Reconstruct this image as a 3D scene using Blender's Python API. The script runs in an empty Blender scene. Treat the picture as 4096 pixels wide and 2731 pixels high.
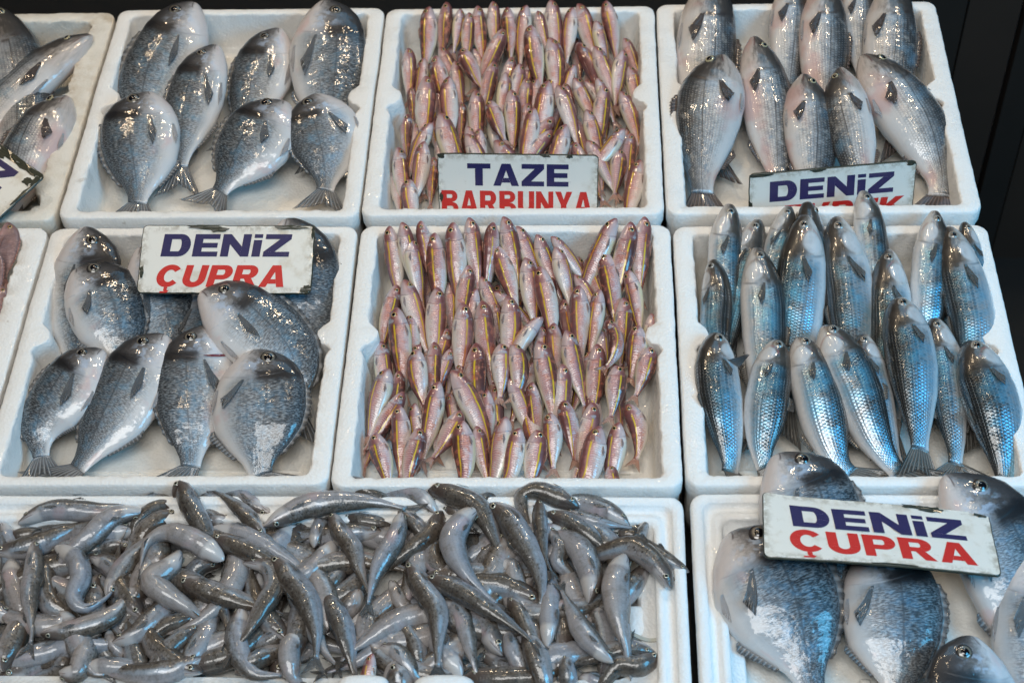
import bpy, math, random
import numpy as np
from mathutils import Vector, Matrix, noise as mnoise

random.seed(7)
RNG = np.random.default_rng(7)
sc = bpy.context.scene
COL = sc.collection

# ------------------------------------------------------------------ camera
F_PX = 6500.0                       # focal length in pixels of a 4096 px wide frame
CAM = np.array([0.0905, -1.3142, 1.5248])
RT = np.array([0.99902544, 0.02748073, -0.03453952])
UP = np.array([0.00189458, 0.75511361, 0.65559122])
FW = np.array([-0.04409739, 0.65501775, -0.75432564])
cd = bpy.data.cameras.new("camera")
cd.sensor_width = 36.0
cd.lens = F_PX / 4096.0 * 36.0
cd.clip_start, cd.clip_end = 0.05, 60
cd.dof.use_dof = True
cd.dof.focus_distance = 2.02
cd.dof.aperture_fstop = 7.1
cam = bpy.data.objects.new("camera", cd)
m = Matrix.Identity(4)
for i in range(3):
    m[i][0], m[i][1], m[i][2], m[i][3] = RT[i], UP[i], -FW[i], CAM[i]
cam.matrix_world = m
COL.objects.link(cam)
sc.camera = cam

# ------------------------------------------------------------------ world, lamps, exposure
w = bpy.data.worlds.new("World"); sc.world = w; w.use_nodes = True
bg = w.node_tree.nodes["Background"]
bg.inputs[0].default_value = (0.72, 0.86, 1.0, 1)
bg.inputs[1].default_value = 0.03

def lamp(name, kind, loc, energy, color, size=0.1, size_y=None, target=None):
    l = bpy.data.lights.new(name, kind)
    l.energy = energy; l.color = color
    if kind == 'AREA':
        l.shape = 'RECTANGLE'; l.size = size; l.size_y = size_y or size
    else:
        l.shadow_soft_size = size
    o = bpy.data.objects.new(name, l); o.location = loc
    if target is not None:
        d = Vector(target) - Vector(loc)
        o.rotation_euler = d.to_track_quat('-Z', 'Y').to_euler()
    o["kind"] = "helper"
    COL.objects.link(o)
    return o
# soft front daylight: unseen area light set above the camera side
lamp("front_daylight", 'AREA', (-0.1, -1.55, 3.0), 92, (1.0, 0.985, 0.955), 2.3, 1.1, (0, 0.05, 0))
# blue evening sky seen past the awning: at the open front right corner
lamp("side_daylight", 'AREA', (1.7, -0.95, 1.2), 40, (0.12, 0.58, 1.0), 0.9, 0.9, (0.35, -0.2, 0))
lamp("far_blue_sheen", 'AREA', (1.0, 2.4, 2.6), 18, (0.18, 0.60, 1.0), 2.4, 1.1, (0.1, 0, 0))  # unseen blue light added behind the stall, for sheen on the fish
# the warm bulbs that hang over the stall
for bx, by, bz, e in ((-1.2, 1.15, 1.75, 20), (-0.5, 1.3, 1.6, 22), (0.2, 1.2, 1.7, 22), (0.95, 1.35, 1.65, 20), (-0.44, 0.12, 1.85, 7), (0.45, 0.35, 1.9, 6)):
    lamp("warm_bulb", 'POINT', (bx, by, bz), e, (1.0, 0.76, 0.50), 0.052)
sc.view_settings.view_transform = 'Standard'
sc.view_settings.look = 'None'
sc.view_settings.exposure = -0.40
sc.view_settings.gamma = 1.0
sc.view_settings.use_curve_mapping = False
sc.cycles.max_bounces = 5
sc.cycles.diffuse_bounces = 3
sc.cycles.glossy_bounces = 2
sc.cycles.use_adaptive_sampling = True
sc.cycles.adaptive_threshold = 0.03
sc.cycles.sample_clamp_indirect = 4.0
sc.cycles.use_denoising = True
sc.cycles.caustics_reflective = False
sc.cycles.caustics_refractive = False

# ------------------------------------------------------------------ geometry helpers
def at(px, py, z):
    """point at height z (metres) seen at pixel (px, py) of the 4096x2731 photograph"""
    d = FW + RT * (px - 2048.0) / F_PX - UP * (py - 1365.5) / F_PX
    t = (z - CAM[2]) / d[2]
    return CAM + t * d
def scale_at(P):
    return F_PX / float((np.asarray(P) - CAM) @ FW)      # pixels per metre

def mesh_obj(name, verts, faces, mat, parent=None, smooth=True, attrs=None):
    me = bpy.data.meshes.new(name)
    me.from_pydata([tuple(v) for v in verts], [], faces)
    if smooth:
        me.polygons.foreach_set("use_smooth", [True] * len(me.polygons))
    if attrs:
        for k, arr in attrs.items():
            a = me.attributes.new(k, 'FLOAT_VECTOR', 'POINT')
            a.data.foreach_set("vector", np.asarray(arr, dtype=np.float32).ravel())
    if mat is not None:
        me.materials.append(mat)
    me.update()
    o = bpy.data.objects.new(name, me)
    COL.objects.link(o)
    if parent is not None:
        o.parent = parent
        o.matrix_parent_inverse = Matrix.Translation(-parent.location)
    return o

def tag(o, label=None, cat=None, group=None, kind=None):
    if label: o["label"] = label
    if cat: o["category"] = cat
    if group: o["group"] = group
    if kind: o["kind"] = kind
    return o

def empty(name, loc):
    o = bpy.data.objects.new(name, None)
    o.empty_display_size = 0.02
    o.location = loc
    COL.objects.link(o)
    return o

# ------------------------------------------------------------------ material helpers
class Mat:
    def __init__(self, name):
        self.m = bpy.data.materials.new(name); self.m.use_nodes = True
        self.nt = self.m.node_tree
        self.b = self.nt.nodes["Principled BSDF"]
    def link(self, sock, v):
        if isinstance(v, bpy.types.NodeSocket): self.nt.links.new(v, sock)
        elif isinstance(v, (tuple, list)) and sock.type == 'RGBA' and len(v) == 3: sock.default_value = (*v, 1)
        else: sock.default_value = v
    def node(self, t, **kw):
        n = self.nt.nodes.new(t)
        for k, v in kw.items(): setattr(n, k, v)
        return n
    def math(self, op, a, b=0.0, c=None, clamp=False):
        n = self.node('ShaderNodeMath', operation=op, use_clamp=clamp)
        self.link(n.inputs[0], a); self.link(n.inputs[1], b)
        if c is not None: self.link(n.inputs[2], c)
        return n.outputs[0]
    def add(self, a, b): return self.math('ADD', a, b)
    def sub(self, a, b): return self.math('SUBTRACT', a, b)
    def mul(self, a, b): return self.math('MULTIPLY', a, b)
    def mix(self, f, a, b, mode='MIX'):
        n = self.node('ShaderNodeMix', data_type='RGBA', blend_type=mode)
        self.link(n.inputs[0], f); self.link(n.inputs[6], a); self.link(n.inputs[7], b)
        return n.outputs[2]
    def step(self, x, e0, e1):                       # smooth step from 0 at e0 to 1 at e1
        n = self.node('ShaderNodeMapRange', interpolation_type='SMOOTHSTEP')
        if e0 <= e1: vals = (e0, e1, 0.0, 1.0)
        else: vals = (e1, e0, 1.0, 0.0)
        self.link(n.inputs[0], x)
        for i in range(4): n.inputs[i + 1].default_value = vals[i]
        return n.outputs[0]
    def band(self, x, c, wid, soft=None):            # 1 near c
        d = self.math('ABSOLUTE', self.sub(x, c))
        soft = wid * 0.5 if soft is None else soft
        return self.step(d, wid + soft, max(wid - soft, 0.0))
    def ramp(self, x, stops):
        n = self.node('ShaderNodeValToRGB')
        e = n.color_ramp.elements
        while len(e) < len(stops): e.new(0.5)
        for i, (p, c) in enumerate(stops):
            e[i].position = p; e[i].color = (*c, 1)
        self.link(n.inputs[0], x)
        return n.outputs[0]
    def attr(self, name):
        n = self.node('ShaderNodeAttribute', attribute_name=name)
        s = self.node('ShaderNodeSeparateXYZ'); self.link(s.inputs[0], n.outputs['Vector'])
        return n.outputs['Vector'], s.outputs[0], s.outputs[1], s.outputs[2]
    def vec(self, x, y, z=0.0):
        n = self.node('ShaderNodeCombineXYZ')
        self.link(n.inputs[0], x); self.link(n.inputs[1], y); self.link(n.inputs[2], z)
        return n.outputs[0]
    def noise(self, v, scale, detail=2.0, rough=0.5, dist=0.0):
        n = self.node('ShaderNodeTexNoise')
        if v is not None: self.link(n.inputs['Vector'], v)
        n.inputs['Scale'].default_value = scale; n.inputs['Detail'].default_value = detail
        n.inputs['Roughness'].default_value = rough; n.inputs['Distortion'].default_value = dist
        return n.outputs[0]
    def voro(self, v, scale, feature='F1'):
        n = self.node('ShaderNodeTexVoronoi', feature=feature)
        if v is not None: self.link(n.inputs['Vector'], v)
        n.inputs['Scale'].default_value = scale
        return n.outputs[0]
    def rand(self):
        return self.node('ShaderNodeObjectInfo').outputs['Random']
    def objco(self):
        return self.node('ShaderNodeTexCoord').outputs['Object']
    def bump(self, h, dist, strength=1.0, normal=None):
        n = self.node('ShaderNodeBump')
        n.inputs['Strength'].default_value = strength; n.inputs['Distance'].default_value = dist
        self.link(n.inputs['Height'], h)
        if normal is not None: self.link(n.inputs['Normal'], normal)
        return n.outputs[0]
    def out(self, color=None, rough=None, metal=None, spec=None, coat=None, coat_rough=None, normal=None, coat_normal=None, sss=None, alpha=None, trans=None):
        b = self.b.inputs
        for k, v in (('Base Color', color), ('Roughness', rough), ('Metallic', metal), ('Specular IOR Level', spec), ('Coat Weight', coat),
                     ('Coat Roughness', coat_rough), ('Normal', normal), ('Coat Normal', coat_normal), ('Subsurface Weight', sss), ('Alpha', alpha),
                     ('Transmission Weight', trans)):
            if v is not None: self.link(b[k], v)
        if sss is not None:
            b['Subsurface Radius'].default_value = (0.004, 0.003, 0.0025); b['Subsurface Scale'].default_value = 1.0
        return self.m

def grey(v, t=0.0): return (v, v, v + t)

# -- expanded polystyrene, wet and more or less stained
def eps_mat(name, stain, base=(0.80, 0.82, 0.83), scol=(0.42, 0.30, 0.15)):
    M = Mat(name); co = M.objco()
    geo = M.node('ShaderNodeNewGeometry').outputs['Position']
    big = M.noise(geo, 9.0, 4, 0.6)
    fine = M.noise(geo, 60.0, 4, 0.6)
    beads = M.voro(geo, 260.0)
    beadc = M.voro(geo, 260.0, 'DISTANCE_TO_EDGE')
    st = M.mul(M.step(big, 0.66 - 0.30 * stain, 0.86 - 0.12 * stain), M.step(fine, 0.35, 0.7))
    c = M.mix(M.mul(st, min(1.0, 0.25 + 0.5 * stain)), base, scol)
    c = M.mix(M.mul(M.step(M.noise(geo, 33.0, 3, 0.7), 0.70, 0.78), 0.35 + 0.3 * stain), c, (0.30, 0.22, 0.13))
    c = M.mix(M.mul(M.step(beadc, 0.05, 0.0), 0.10), c, (0.45, 0.45, 0.45))
    c = M.mix(M.mul(M.noise(geo, 22.0, 3, 0.6), 0.10), c, (0.55, 0.54, 0.52))
    zz = M.node('ShaderNodeSeparateXYZ'); M.link(zz.inputs[0], geo)
    c = M.mix(M.mul(M.step(zz.outputs[2], -0.030, -0.046), M.mul(M.noise(geo, 12.0, 3, 0.6), 0.55)), c, (0.70, 0.62, 0.47))   # residue on the box floors
    wet = M.step(M.noise(geo, 26.0, 3, 0.55), 0.50, 0.66)
    b1 = M.bump(beads, 0.0010, 0.5)
    b1 = M.bump(M.noise(geo, 420.0, 3, 0.6), 0.0007, 0.4, b1)
    cb = M.bump(M.add(M.noise(geo, 150.0, 1, 0.4), M.mul(M.noise(geo, 420.0, 1, 0.4), 0.4)), 0.0013, 0.9)
    return M.out(c, rough=0.5, spec=0.35, coat=M.mul(wet, 0.9), coat_rough=0.04, normal=b1, coat_normal=cb, sss=0.0)

EPS = eps_mat("polystyrene_white", 0.15, base=(0.83, 0.825, 0.80))
EPS_STAINED = eps_mat("polystyrene_stained", 0.95, base=(0.74, 0.70, 0.62))
EPS_LID = eps_mat("polystyrene_tray", 0.30, base=(0.80, 0.82, 0.82))

def plain_mat(name, col, rough=0.5, metal=0.0, coat=0.0, nscale=40, namt=0.3, bump=0.0):
    M = Mat(name); geo = M.node('ShaderNodeNewGeometry').outputs['Position']
    n = M.noise(geo, nscale, 4, 0.6)
    c = M.mix(M.mul(n, namt * 2), col, tuple(x * 0.45 for x in col))
    return M.out(c, rough=rough, metal=metal, coat=coat, coat_rough=0.1, normal=M.bump(n, bump) if bump else None)
TABLE = plain_mat("dark_wet_table", (0.022, 0.020, 0.018), 0.45, nscale=14)
FLOOR = plain_mat("dark_floor", (0.014, 0.013, 0.012), 0.7, nscale=5)
BOARD = plain_mat("dark_brown_board", (0.040, 0.025, 0.017), 0.6, nscale=8)
BOARD2 = plain_mat("black_board", (0.022, 0.016, 0.012), 0.6, nscale=8)

# ------------------------------------------------------------------ fish materials; attribute fp = (s along body 0..1, h belly -1 .. back 1, side), fm = (metres along, metres round, side)
def wet_bumps(M, fm, base_h, dist, strength=1.0):
    """body relief plus the small waviness of the wet slime film"""
    nb = M.bump(base_h, dist, strength)
    pos = M.node('ShaderNodeNewGeometry').outputs['Position']
    film = M.add(M.noise(pos, 105.0, 1, 0.4), M.mul(M.noise(pos, 380.0, 1, 0.4), 0.16))
    nb2 = M.bump(M.add(film, M.mul(base_h, 0.10)), 0.0011, 0.8)
    return nb, nb2

def scales(M, fm, size, ratio=1.0):
    """staggered scale cells; returns (distance from cell centre, row parity value)"""
    _, a, g, _ = fm
    ga = M.mul(g, 1.0 / (size * ratio))
    row = M.math('FLOOR', ga)
    off = M.mul(M.math('MODULO', row, 2.0), 0.5)
    aa = M.add(M.mul(a, 1.0 / size), off)
    fa = M.sub(M.math('FRACT', aa), 0.5); fg = M.sub(M.math('FRACT', ga), 0.5)
    d = M.math('SQRT', M.add(M.mul(fa, fa), M.mul(fg, fg)))
    cell = M.node('ShaderNodeTexWhiteNoise', noise_dimensions='2D')
    M.link(cell.inputs['Vector'], M.vec(M.math('FLOOR', aa), row))
    return d, cell.outputs[0], row

def bream_mat(name="sea_bream_skin", pinkish=False):
    M = Mat(name); fp = M.attr("fp"); fm = M.attr("fm")
    _, s, h, _ = fp; R = M.rand()
    pv = M.vec(M.mul(fm[1], 1.0), fm[2], M.mul(R, 7.0))
    n1 = M.noise(pv, 38.0, 3, 0.6)
    streak = M.noise(M.vec(M.mul(fm[1], 820.0), M.mul(fm[2], 230.0), M.mul(R, 50.0)), 1.0, 2, 0.6)
    lines = M.noise(M.vec(M.mul(fm[1], 30.0), M.mul(fm[2], 420.0), M.mul(R, 50.0)), 1.0, 1, 0.5)
    hh = M.add(h, M.add(M.add(M.mul(M.sub(n1, 0.5), 0.45), 0.17), M.mul(M.sub(R, 0.5), 0.40)))
    hh = M.add(hh, M.mul(M.sub(streak, 0.5), 0.30))
    c = M.ramp(M.add(M.mul(hh, 0.5), 0.5), [(0.0, (0.64, 0.62, 0.61)), (0.22, (0.58, 0.58, 0.58)), (0.38, (0.37, 0.39, 0.41)),
                                            (0.56, (0.22, 0.245, 0.275)), (0.70, (0.070, 0.077, 0.088)), (0.84, (0.022, 0.023, 0.026)), (1.0, (0.014, 0.014, 0.016))])
    flank = M.mul(M.step(h, -0.85, -0.2), M.step(M.add(s, M.mul(M.sub(n1, 0.5), 0.08)), 0.25, 0.36))
    sv = M.step(streak, 0.34, 0.66)
    c = M.mix(M.mul(flank, M.mul(sv, 0.34)), c, (0.60, 0.67, 0.72))
    c = M.mix(M.mul(flank, M.mul(M.sub(1.0, sv), 0.68)), c, (0.028, 0.032, 0.038))
    c = M.mix(M.mul(M.mul(flank, M.step(lines, 0.52, 0.66)), 0.30), c, (0.06, 0.07, 0.08))
    blue = M.mul(M.step(M.noise(pv, 60.0, 4, 0.75), 0.42, 0.74), M.mul(flank, M.step(h, 0.95, 0.3)))
    c = M.mix(M.mul(blue, 0.38), c, (0.13, 0.38, 0.60))  # iridescence plus reflected blue light, put into the flank colour
    # lateral line
    ll = M.band(M.sub(h, M.add(0.42, M.mul(s, -0.30))), 0.0, 0.022, 0.014)
    c = M.mix(M.mul(M.mul(ll, M.step(s, 0.27, 0.32)), M.mul(M.step(streak, 0.42, 0.56), 0.6)), c, (0.02, 0.021, 0.026))
    # head
    head = M.step(M.add(s, M.mul(M.sub(n1, 0.5), 0.10)), 0.30, 0.22)
    hn = M.noise(M.vec(M.mul(fm[1], 1.6), fm[2], M.mul(R, 7.0)), 120.0, 5, 0.72)
    hc = M.ramp(M.add(M.mul(M.add(h, M.mul(M.sub(hn, 0.5), 0.9)), 0.5), 0.5), [(0.0, (0.66, 0.61, 0.60)), (0.30, (0.56, 0.54, 0.54)), (0.46, (0.30, 0.295, 0.30)), (0.60, (0.12, 0.115, 0.115)), (0.76, (0.05, 0.048, 0.05)), (1.0, (0.03, 0.029, 0.03))])
    c = M.mix(head, c, hc)
    cheek = M.mul(M.band(s, 0.19, 0.06, 0.04), M.mul(M.band(h, 0.0, 0.4, 0.25), M.step(M.noise(pv, 90.0, 3, 0.6), 0.46, 0.6)))
    c = M.mix(M.mul(cheek, 0.6), c, (0.42, 0.52, 0.66))
    patch = M.mul(M.band(M.add(s, M.mul(M.sub(hn, 0.5), 0.06)), 0.275, 0.042, 0.03), M.mul(M.step(M.add(h, M.mul(hn, 0.3)), 0.10, 0.34), M.step(h, 1.0, 0.72)))
    if pinkish:
        c = M.mix(1.0, M.mix(0.35, c, (0.5, 0.45, 0.45)), (1.0, 0.66, 0.62), 'MULTIPLY')
    else:
        c = M.mix(M.mul(patch, 0.92), c, (0.008, 0.008, 0.010))
    gill = M.sub(s, M.sub(0.285, M.mul(M.mul(h, h), 0.07)))
    gl = M.mul(M.mul(M.band(gill, 0.0, 0.004, 0.004), M.mul(M.step(h, 0.5, 0.1), M.step(h, -0.95, -0.7))), M.step(n1, 0.36, 0.56))
    c = M.mix(M.mul(gl, 0.22), c, (0.10, 0.05, 0.05))
    mouth = M.mul(M.band(M.add(h, M.mul(s, 3.0)), -0.02, 0.05, 0.04), M.step(s, 0.085, 0.06))
    c = M.mix(M.mul(mouth, 0.75), c, (0.06, 0.035, 0.035))
    pink = M.mul(M.step(M.noise(pv, 24.0, 3, 0.6), 0.56, 0.72), M.step(h, -0.15, -0.6))
    c = M.mix(M.mul(pink, 0.45), c, (0.62, 0.40, 0.38))
    height = M.add(M.mul(M.mul(streak, flank), 1.0), M.add(M.mul(M.mul(M.step(gill, 0.006, -0.006), M.step(M.math('ABSOLUTE', h), 0.95, 0.6)), 0.8), M.mul(hn, M.mul(head, 0.6))))
    nb, nb2 = wet_bumps(M, fm, height, 0.0007, 0.8)
    return M.out(c, rough=0.46, metal=M.mul(flank, 0.34), spec=0.4, coat=0.85, coat_rough=0.035, normal=nb, coat_normal=nb2)

def bass_mat():
    M = Mat("sea_bass_skin"); fp = M.attr("fp"); fm = M.attr("fm")
    _, s, h, _ = fp; R = M.rand()
    pv = M.vec(fm[1], fm[2], M.mul(R, 7.0))
    n1 = M.noise(pv, 30.0, 3, 0.6)
    d, cell, row = scales(M, fm, 0.0040)
    hh = M.add(h, M.add(M.mul(M.sub(n1, 0.5), 0.35), M.mul(M.sub(cell, 0.5), 0.16)))
    c = M.ramp(M.add(M.mul(hh, 0.5), 0.5), [(0.0, (0.60, 0.57, 0.55)), (0.32, (0.52, 0.515, 0.51)), (0.50, (0.36, 0.375, 0.395)), (0.64, (0.19, 0.205, 0.22)), (0.78, (0.055, 0.06, 0.066)), (1.0, (0.020, 0.021, 0.024))])
    flank = M.mul(M.step(h, -0.8, -0.3), M.step(M.add(s, M.mul(M.sub(n1, 0.5), 0.1)), 0.25, 0.35))
    c = M.mix(M.mul(flank, M.mul(M.step(d, 0.36, 0.58), M.mul(cell, 0.7))), c, (0.06, 0.065, 0.07))
    c = M.mix(M.mul(flank, M.mul(M.step(d, 0.28, 0.08), 0.28)), c, (0.70, 0.74, 0.76))
    c = M.mix(M.mul(flank, M.mul(M.step(M.noise(pv, 120.0, 4, 0.75), 0.45, 0.62), 0.40)), c, (0.13, 0.125, 0.12))
    c = M.mix(M.mul(flank, M.mul(M.step(M.noise(pv, 70.0, 4, 0.75), 0.52, 0.66), 0.30)), c, (0.62, 0.60, 0.56))
    blue = M.mul(M.step(M.noise(pv, 30.0, 4, 0.7), 0.50, 0.70), flank)
    c = M.mix(M.mul(blue, 0.30), c, (0.18, 0.42, 0.62))  # blue reflection painted into the flank colour, along with iridescence
    ll = M.mul(M.band(M.sub(h, M.add(0.36, M.mul(s, -0.30))), 0.0, 0.020, 0.014), M.step(s, 0.27, 0.30))
    c = M.mix(M.mul(ll, 0.75), c, (0.03, 0.03, 0.03))
    head = M.step(M.add(s, M.mul(M.sub(n1, 0.5), 0.10)), 0.31, 0.23)
    hn = M.noise(M.vec(M.mul(fm[1], 60.0), M.mul(fm[2], 180.0), M.mul(R, 9.0)), 1.0, 4, 0.65)
    hc = M.ramp(M.add(M.mul(M.add(h, M.mul(M.sub(hn, 0.5), 1.7)), 0.5), 0.5), [(0.0, (0.56, 0.50, 0.47)), (0.30, (0.40, 0.36, 0.33)), (0.46, (0.17, 0.15, 0.135)), (0.64, (0.060, 0.053, 0.048)), (1.0, (0.035, 0.033, 0.033))])
    c = M.mix(head, c, hc)
    gill = M.sub(s, M.sub(0.285, M.mul(M.mul(h, h), 0.06)))
    gl = M.mul(M.mul(M.band(gill, 0.0, 0.014, 0.014), M.step(M.noise(pv, 60.0, 3), 0.40, 0.58)), M.mul(M.step(h, -0.5, -0.1), M.step(h, 0.95, 0.6)))
    c = M.mix(M.mul(gl, 0.8), c, (0.03, 0.022, 0.02))
    mouth = M.mul(M.band(M.add(h, M.mul(s, 2.2)), 0.0, 0.05, 0.04), M.step(s, 0.12, 0.09))
    c = M.mix(M.mul(mouth, 0.8), c, (0.10, 0.03, 0.03))
    red = M.mul(M.step(M.add(M.noise(pv, 14.0, 3, 0.6), M.mul(R, 0.16)), 0.58, 0.74), M.step(h, 0.0, -0.6))
    c = M.mix(M.mul(red, 0.50), c, (0.50, 0.25, 0.23))
    height = M.add(M.mul(M.mul(M.sub(1.0, d), flank), 1.0), M.mul(M.mul(M.step(gill, 0.008, -0.008), M.step(M.math('ABSOLUTE', h), 0.95, 0.5)), 0.9))
    nb, nb2 = wet_bumps(M, fm, height, 0.0006, 0.8)
    return M.out(c, rough=0.38, metal=M.mul(flank, 0.32), coat=0.8, coat_rough=0.04, normal=nb, coat_normal=nb2)

def grey_mullet_mat():
    M = Mat("grey_mullet_skin"); fp = M.attr("fp"); fm = M.attr("fm")
    _, s, h, _ = fp; R = M.rand()
    pv = M.vec(fm[1], fm[2], M.mul(R, 7.0))
    n1 = M.noise(pv, 30.0, 3, 0.6)
    d, cell, row = scales(M, fm, 0.0042, 0.95)
    hh = M.add(M.add(h, 0.02), M.add(M.mul(M.sub(n1, 0.5), 0.34), M.add(M.mul(M.sub(R, 0.5), 0.3), M.mul(M.sub(cell, 0.5), 0.30))))
    c = M.ramp(M.add(M.mul(hh, 0.5), 0.5), [(0.0, (0.66, 0.66, 0.66)), (0.26, (0.54, 0.56, 0.58)), (0.46, (0.36, 0.40, 0.43)), (0.62, (0.18, 0.20, 0.22)), (0.76, (0.055, 0.057, 0.055)), (1.0, (0.020, 0.020, 0.017))])
    flank = M.mul(M.step(h, -0.75, -0.35), M.step(s, 0.24, 0.30))
    dark = M.mul(M.step(d, 0.46, 0.20), M.step(h, -0.62, 0.25))
    c = M.mix(M.mul(flank, M.mul(dark, M.add(0.12, M.mul(cell, 0.36)))), c, (0.05, 0.06, 0.07))
    c = M.mix(M.mul(flank, M.mul(M.step(d, 0.42, 0.62), M.mul(cell, 0.5))), c, (0.74, 0.79, 0.82))
    strp = M.math('SINE', M.mul(fm[2], 900.0))
    c = M.mix(M.mul(M.mul(flank, M.step(strp, 0.2, 0.9)), M.mul(M.step(h, -0.35, 0.2), 0.38)), c, (0.05, 0.055, 0.06))
    blue = M.mul(M.step(M.noise(pv, 34.0, 4, 0.75), 0.32, 0.70), M.mul(flank, M.step(h, 0.95, 0.4)))
    c = M.mix(M.mul(blue, 0.62), c, (0.12, 0.50, 0.76))  # flank iridescence, deepened by blue reflected light painted into the colour
    head = M.step(M.add(s, M.mul(M.sub(n1, 0.5), 0.08)), 0.26, 0.21)
    hn = M.noise(pv, 80.0, 3, 0.6)
    hc = M.ramp(M.add(M.mul(M.add(h, M.mul(M.sub(hn, 0.5), 1.2)), 0.5), 0.5), [(0.0, (0.66, 0.64, 0.62)), (0.34, (0.50, 0.49, 0.47)), (0.52, (0.24, 0.22, 0.20)), (0.7, (0.075, 0.065, 0.056)), (1.0, (0.035, 0.03, 0.026))])
    c = M.mix(head, c, hc)
    # silvery gill cover with a pinkish rim
    dx = M.mul(M.sub(s, 0.175), 13.0); dy = M.mul(M.add(h, 0.18), 1.55)
    gr = M.math('SQRT', M.add(M.mul(dx, dx), M.mul(dy, dy)))
    c = M.mix(M.mul(M.step(gr, 0.85, 0.6), 0.55), c, (0.62, 0.66, 0.70))
    c = M.mix(M.mul(M.band(gr, 0.92, 0.07, 0.07), M.mul(M.mul(M.step(s, 0.185, 0.15), M.step(hn, 0.40, 0.6)), M.mul(R, 0.6))), c, (0.42, 0.15, 0.15))
    gill = M.sub(s, M.sub(0.25, M.mul(M.mul(h, h), 0.05)))
    c = M.mix(M.mul(M.mul(M.band(gill, 0.0, 0.005, 0.005), M.step(n1, 0.40, 0.6)), M.mul(M.step(M.math('ABSOLUTE', h), 0.95, 0.6), 0.45)), c, (0.06, 0.05, 0.05))
    mouth = M.mul(M.band(M.add(h, M.mul(s, 6.0)), 0.05, 0.06, 0.05), M.step(s, 0.05, 0.035))
    c = M.mix(M.mul(mouth, 0.7), c, (0.10, 0.04, 0.04))
    height = M.add(M.mul(M.mul(M.sub(1.0, d), flank), 1.0), M.add(M.mul(M.mul(M.step(gill, 0.008, -0.008), M.step(M.math('ABSOLUTE', h), 0.95, 0.5)), 0.7), M.mul(M.step(gr, 0.98, 0.82), 0.6)))
    nb, nb2 = wet_bumps(M, fm, height, 0.0007, 0.8)
    return M.out(c, rough=0.28, metal=M.mul(flank, 0.50), coat=0.85, coat_rough=0.035, normal=nb, coat_normal=nb2)

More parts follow.
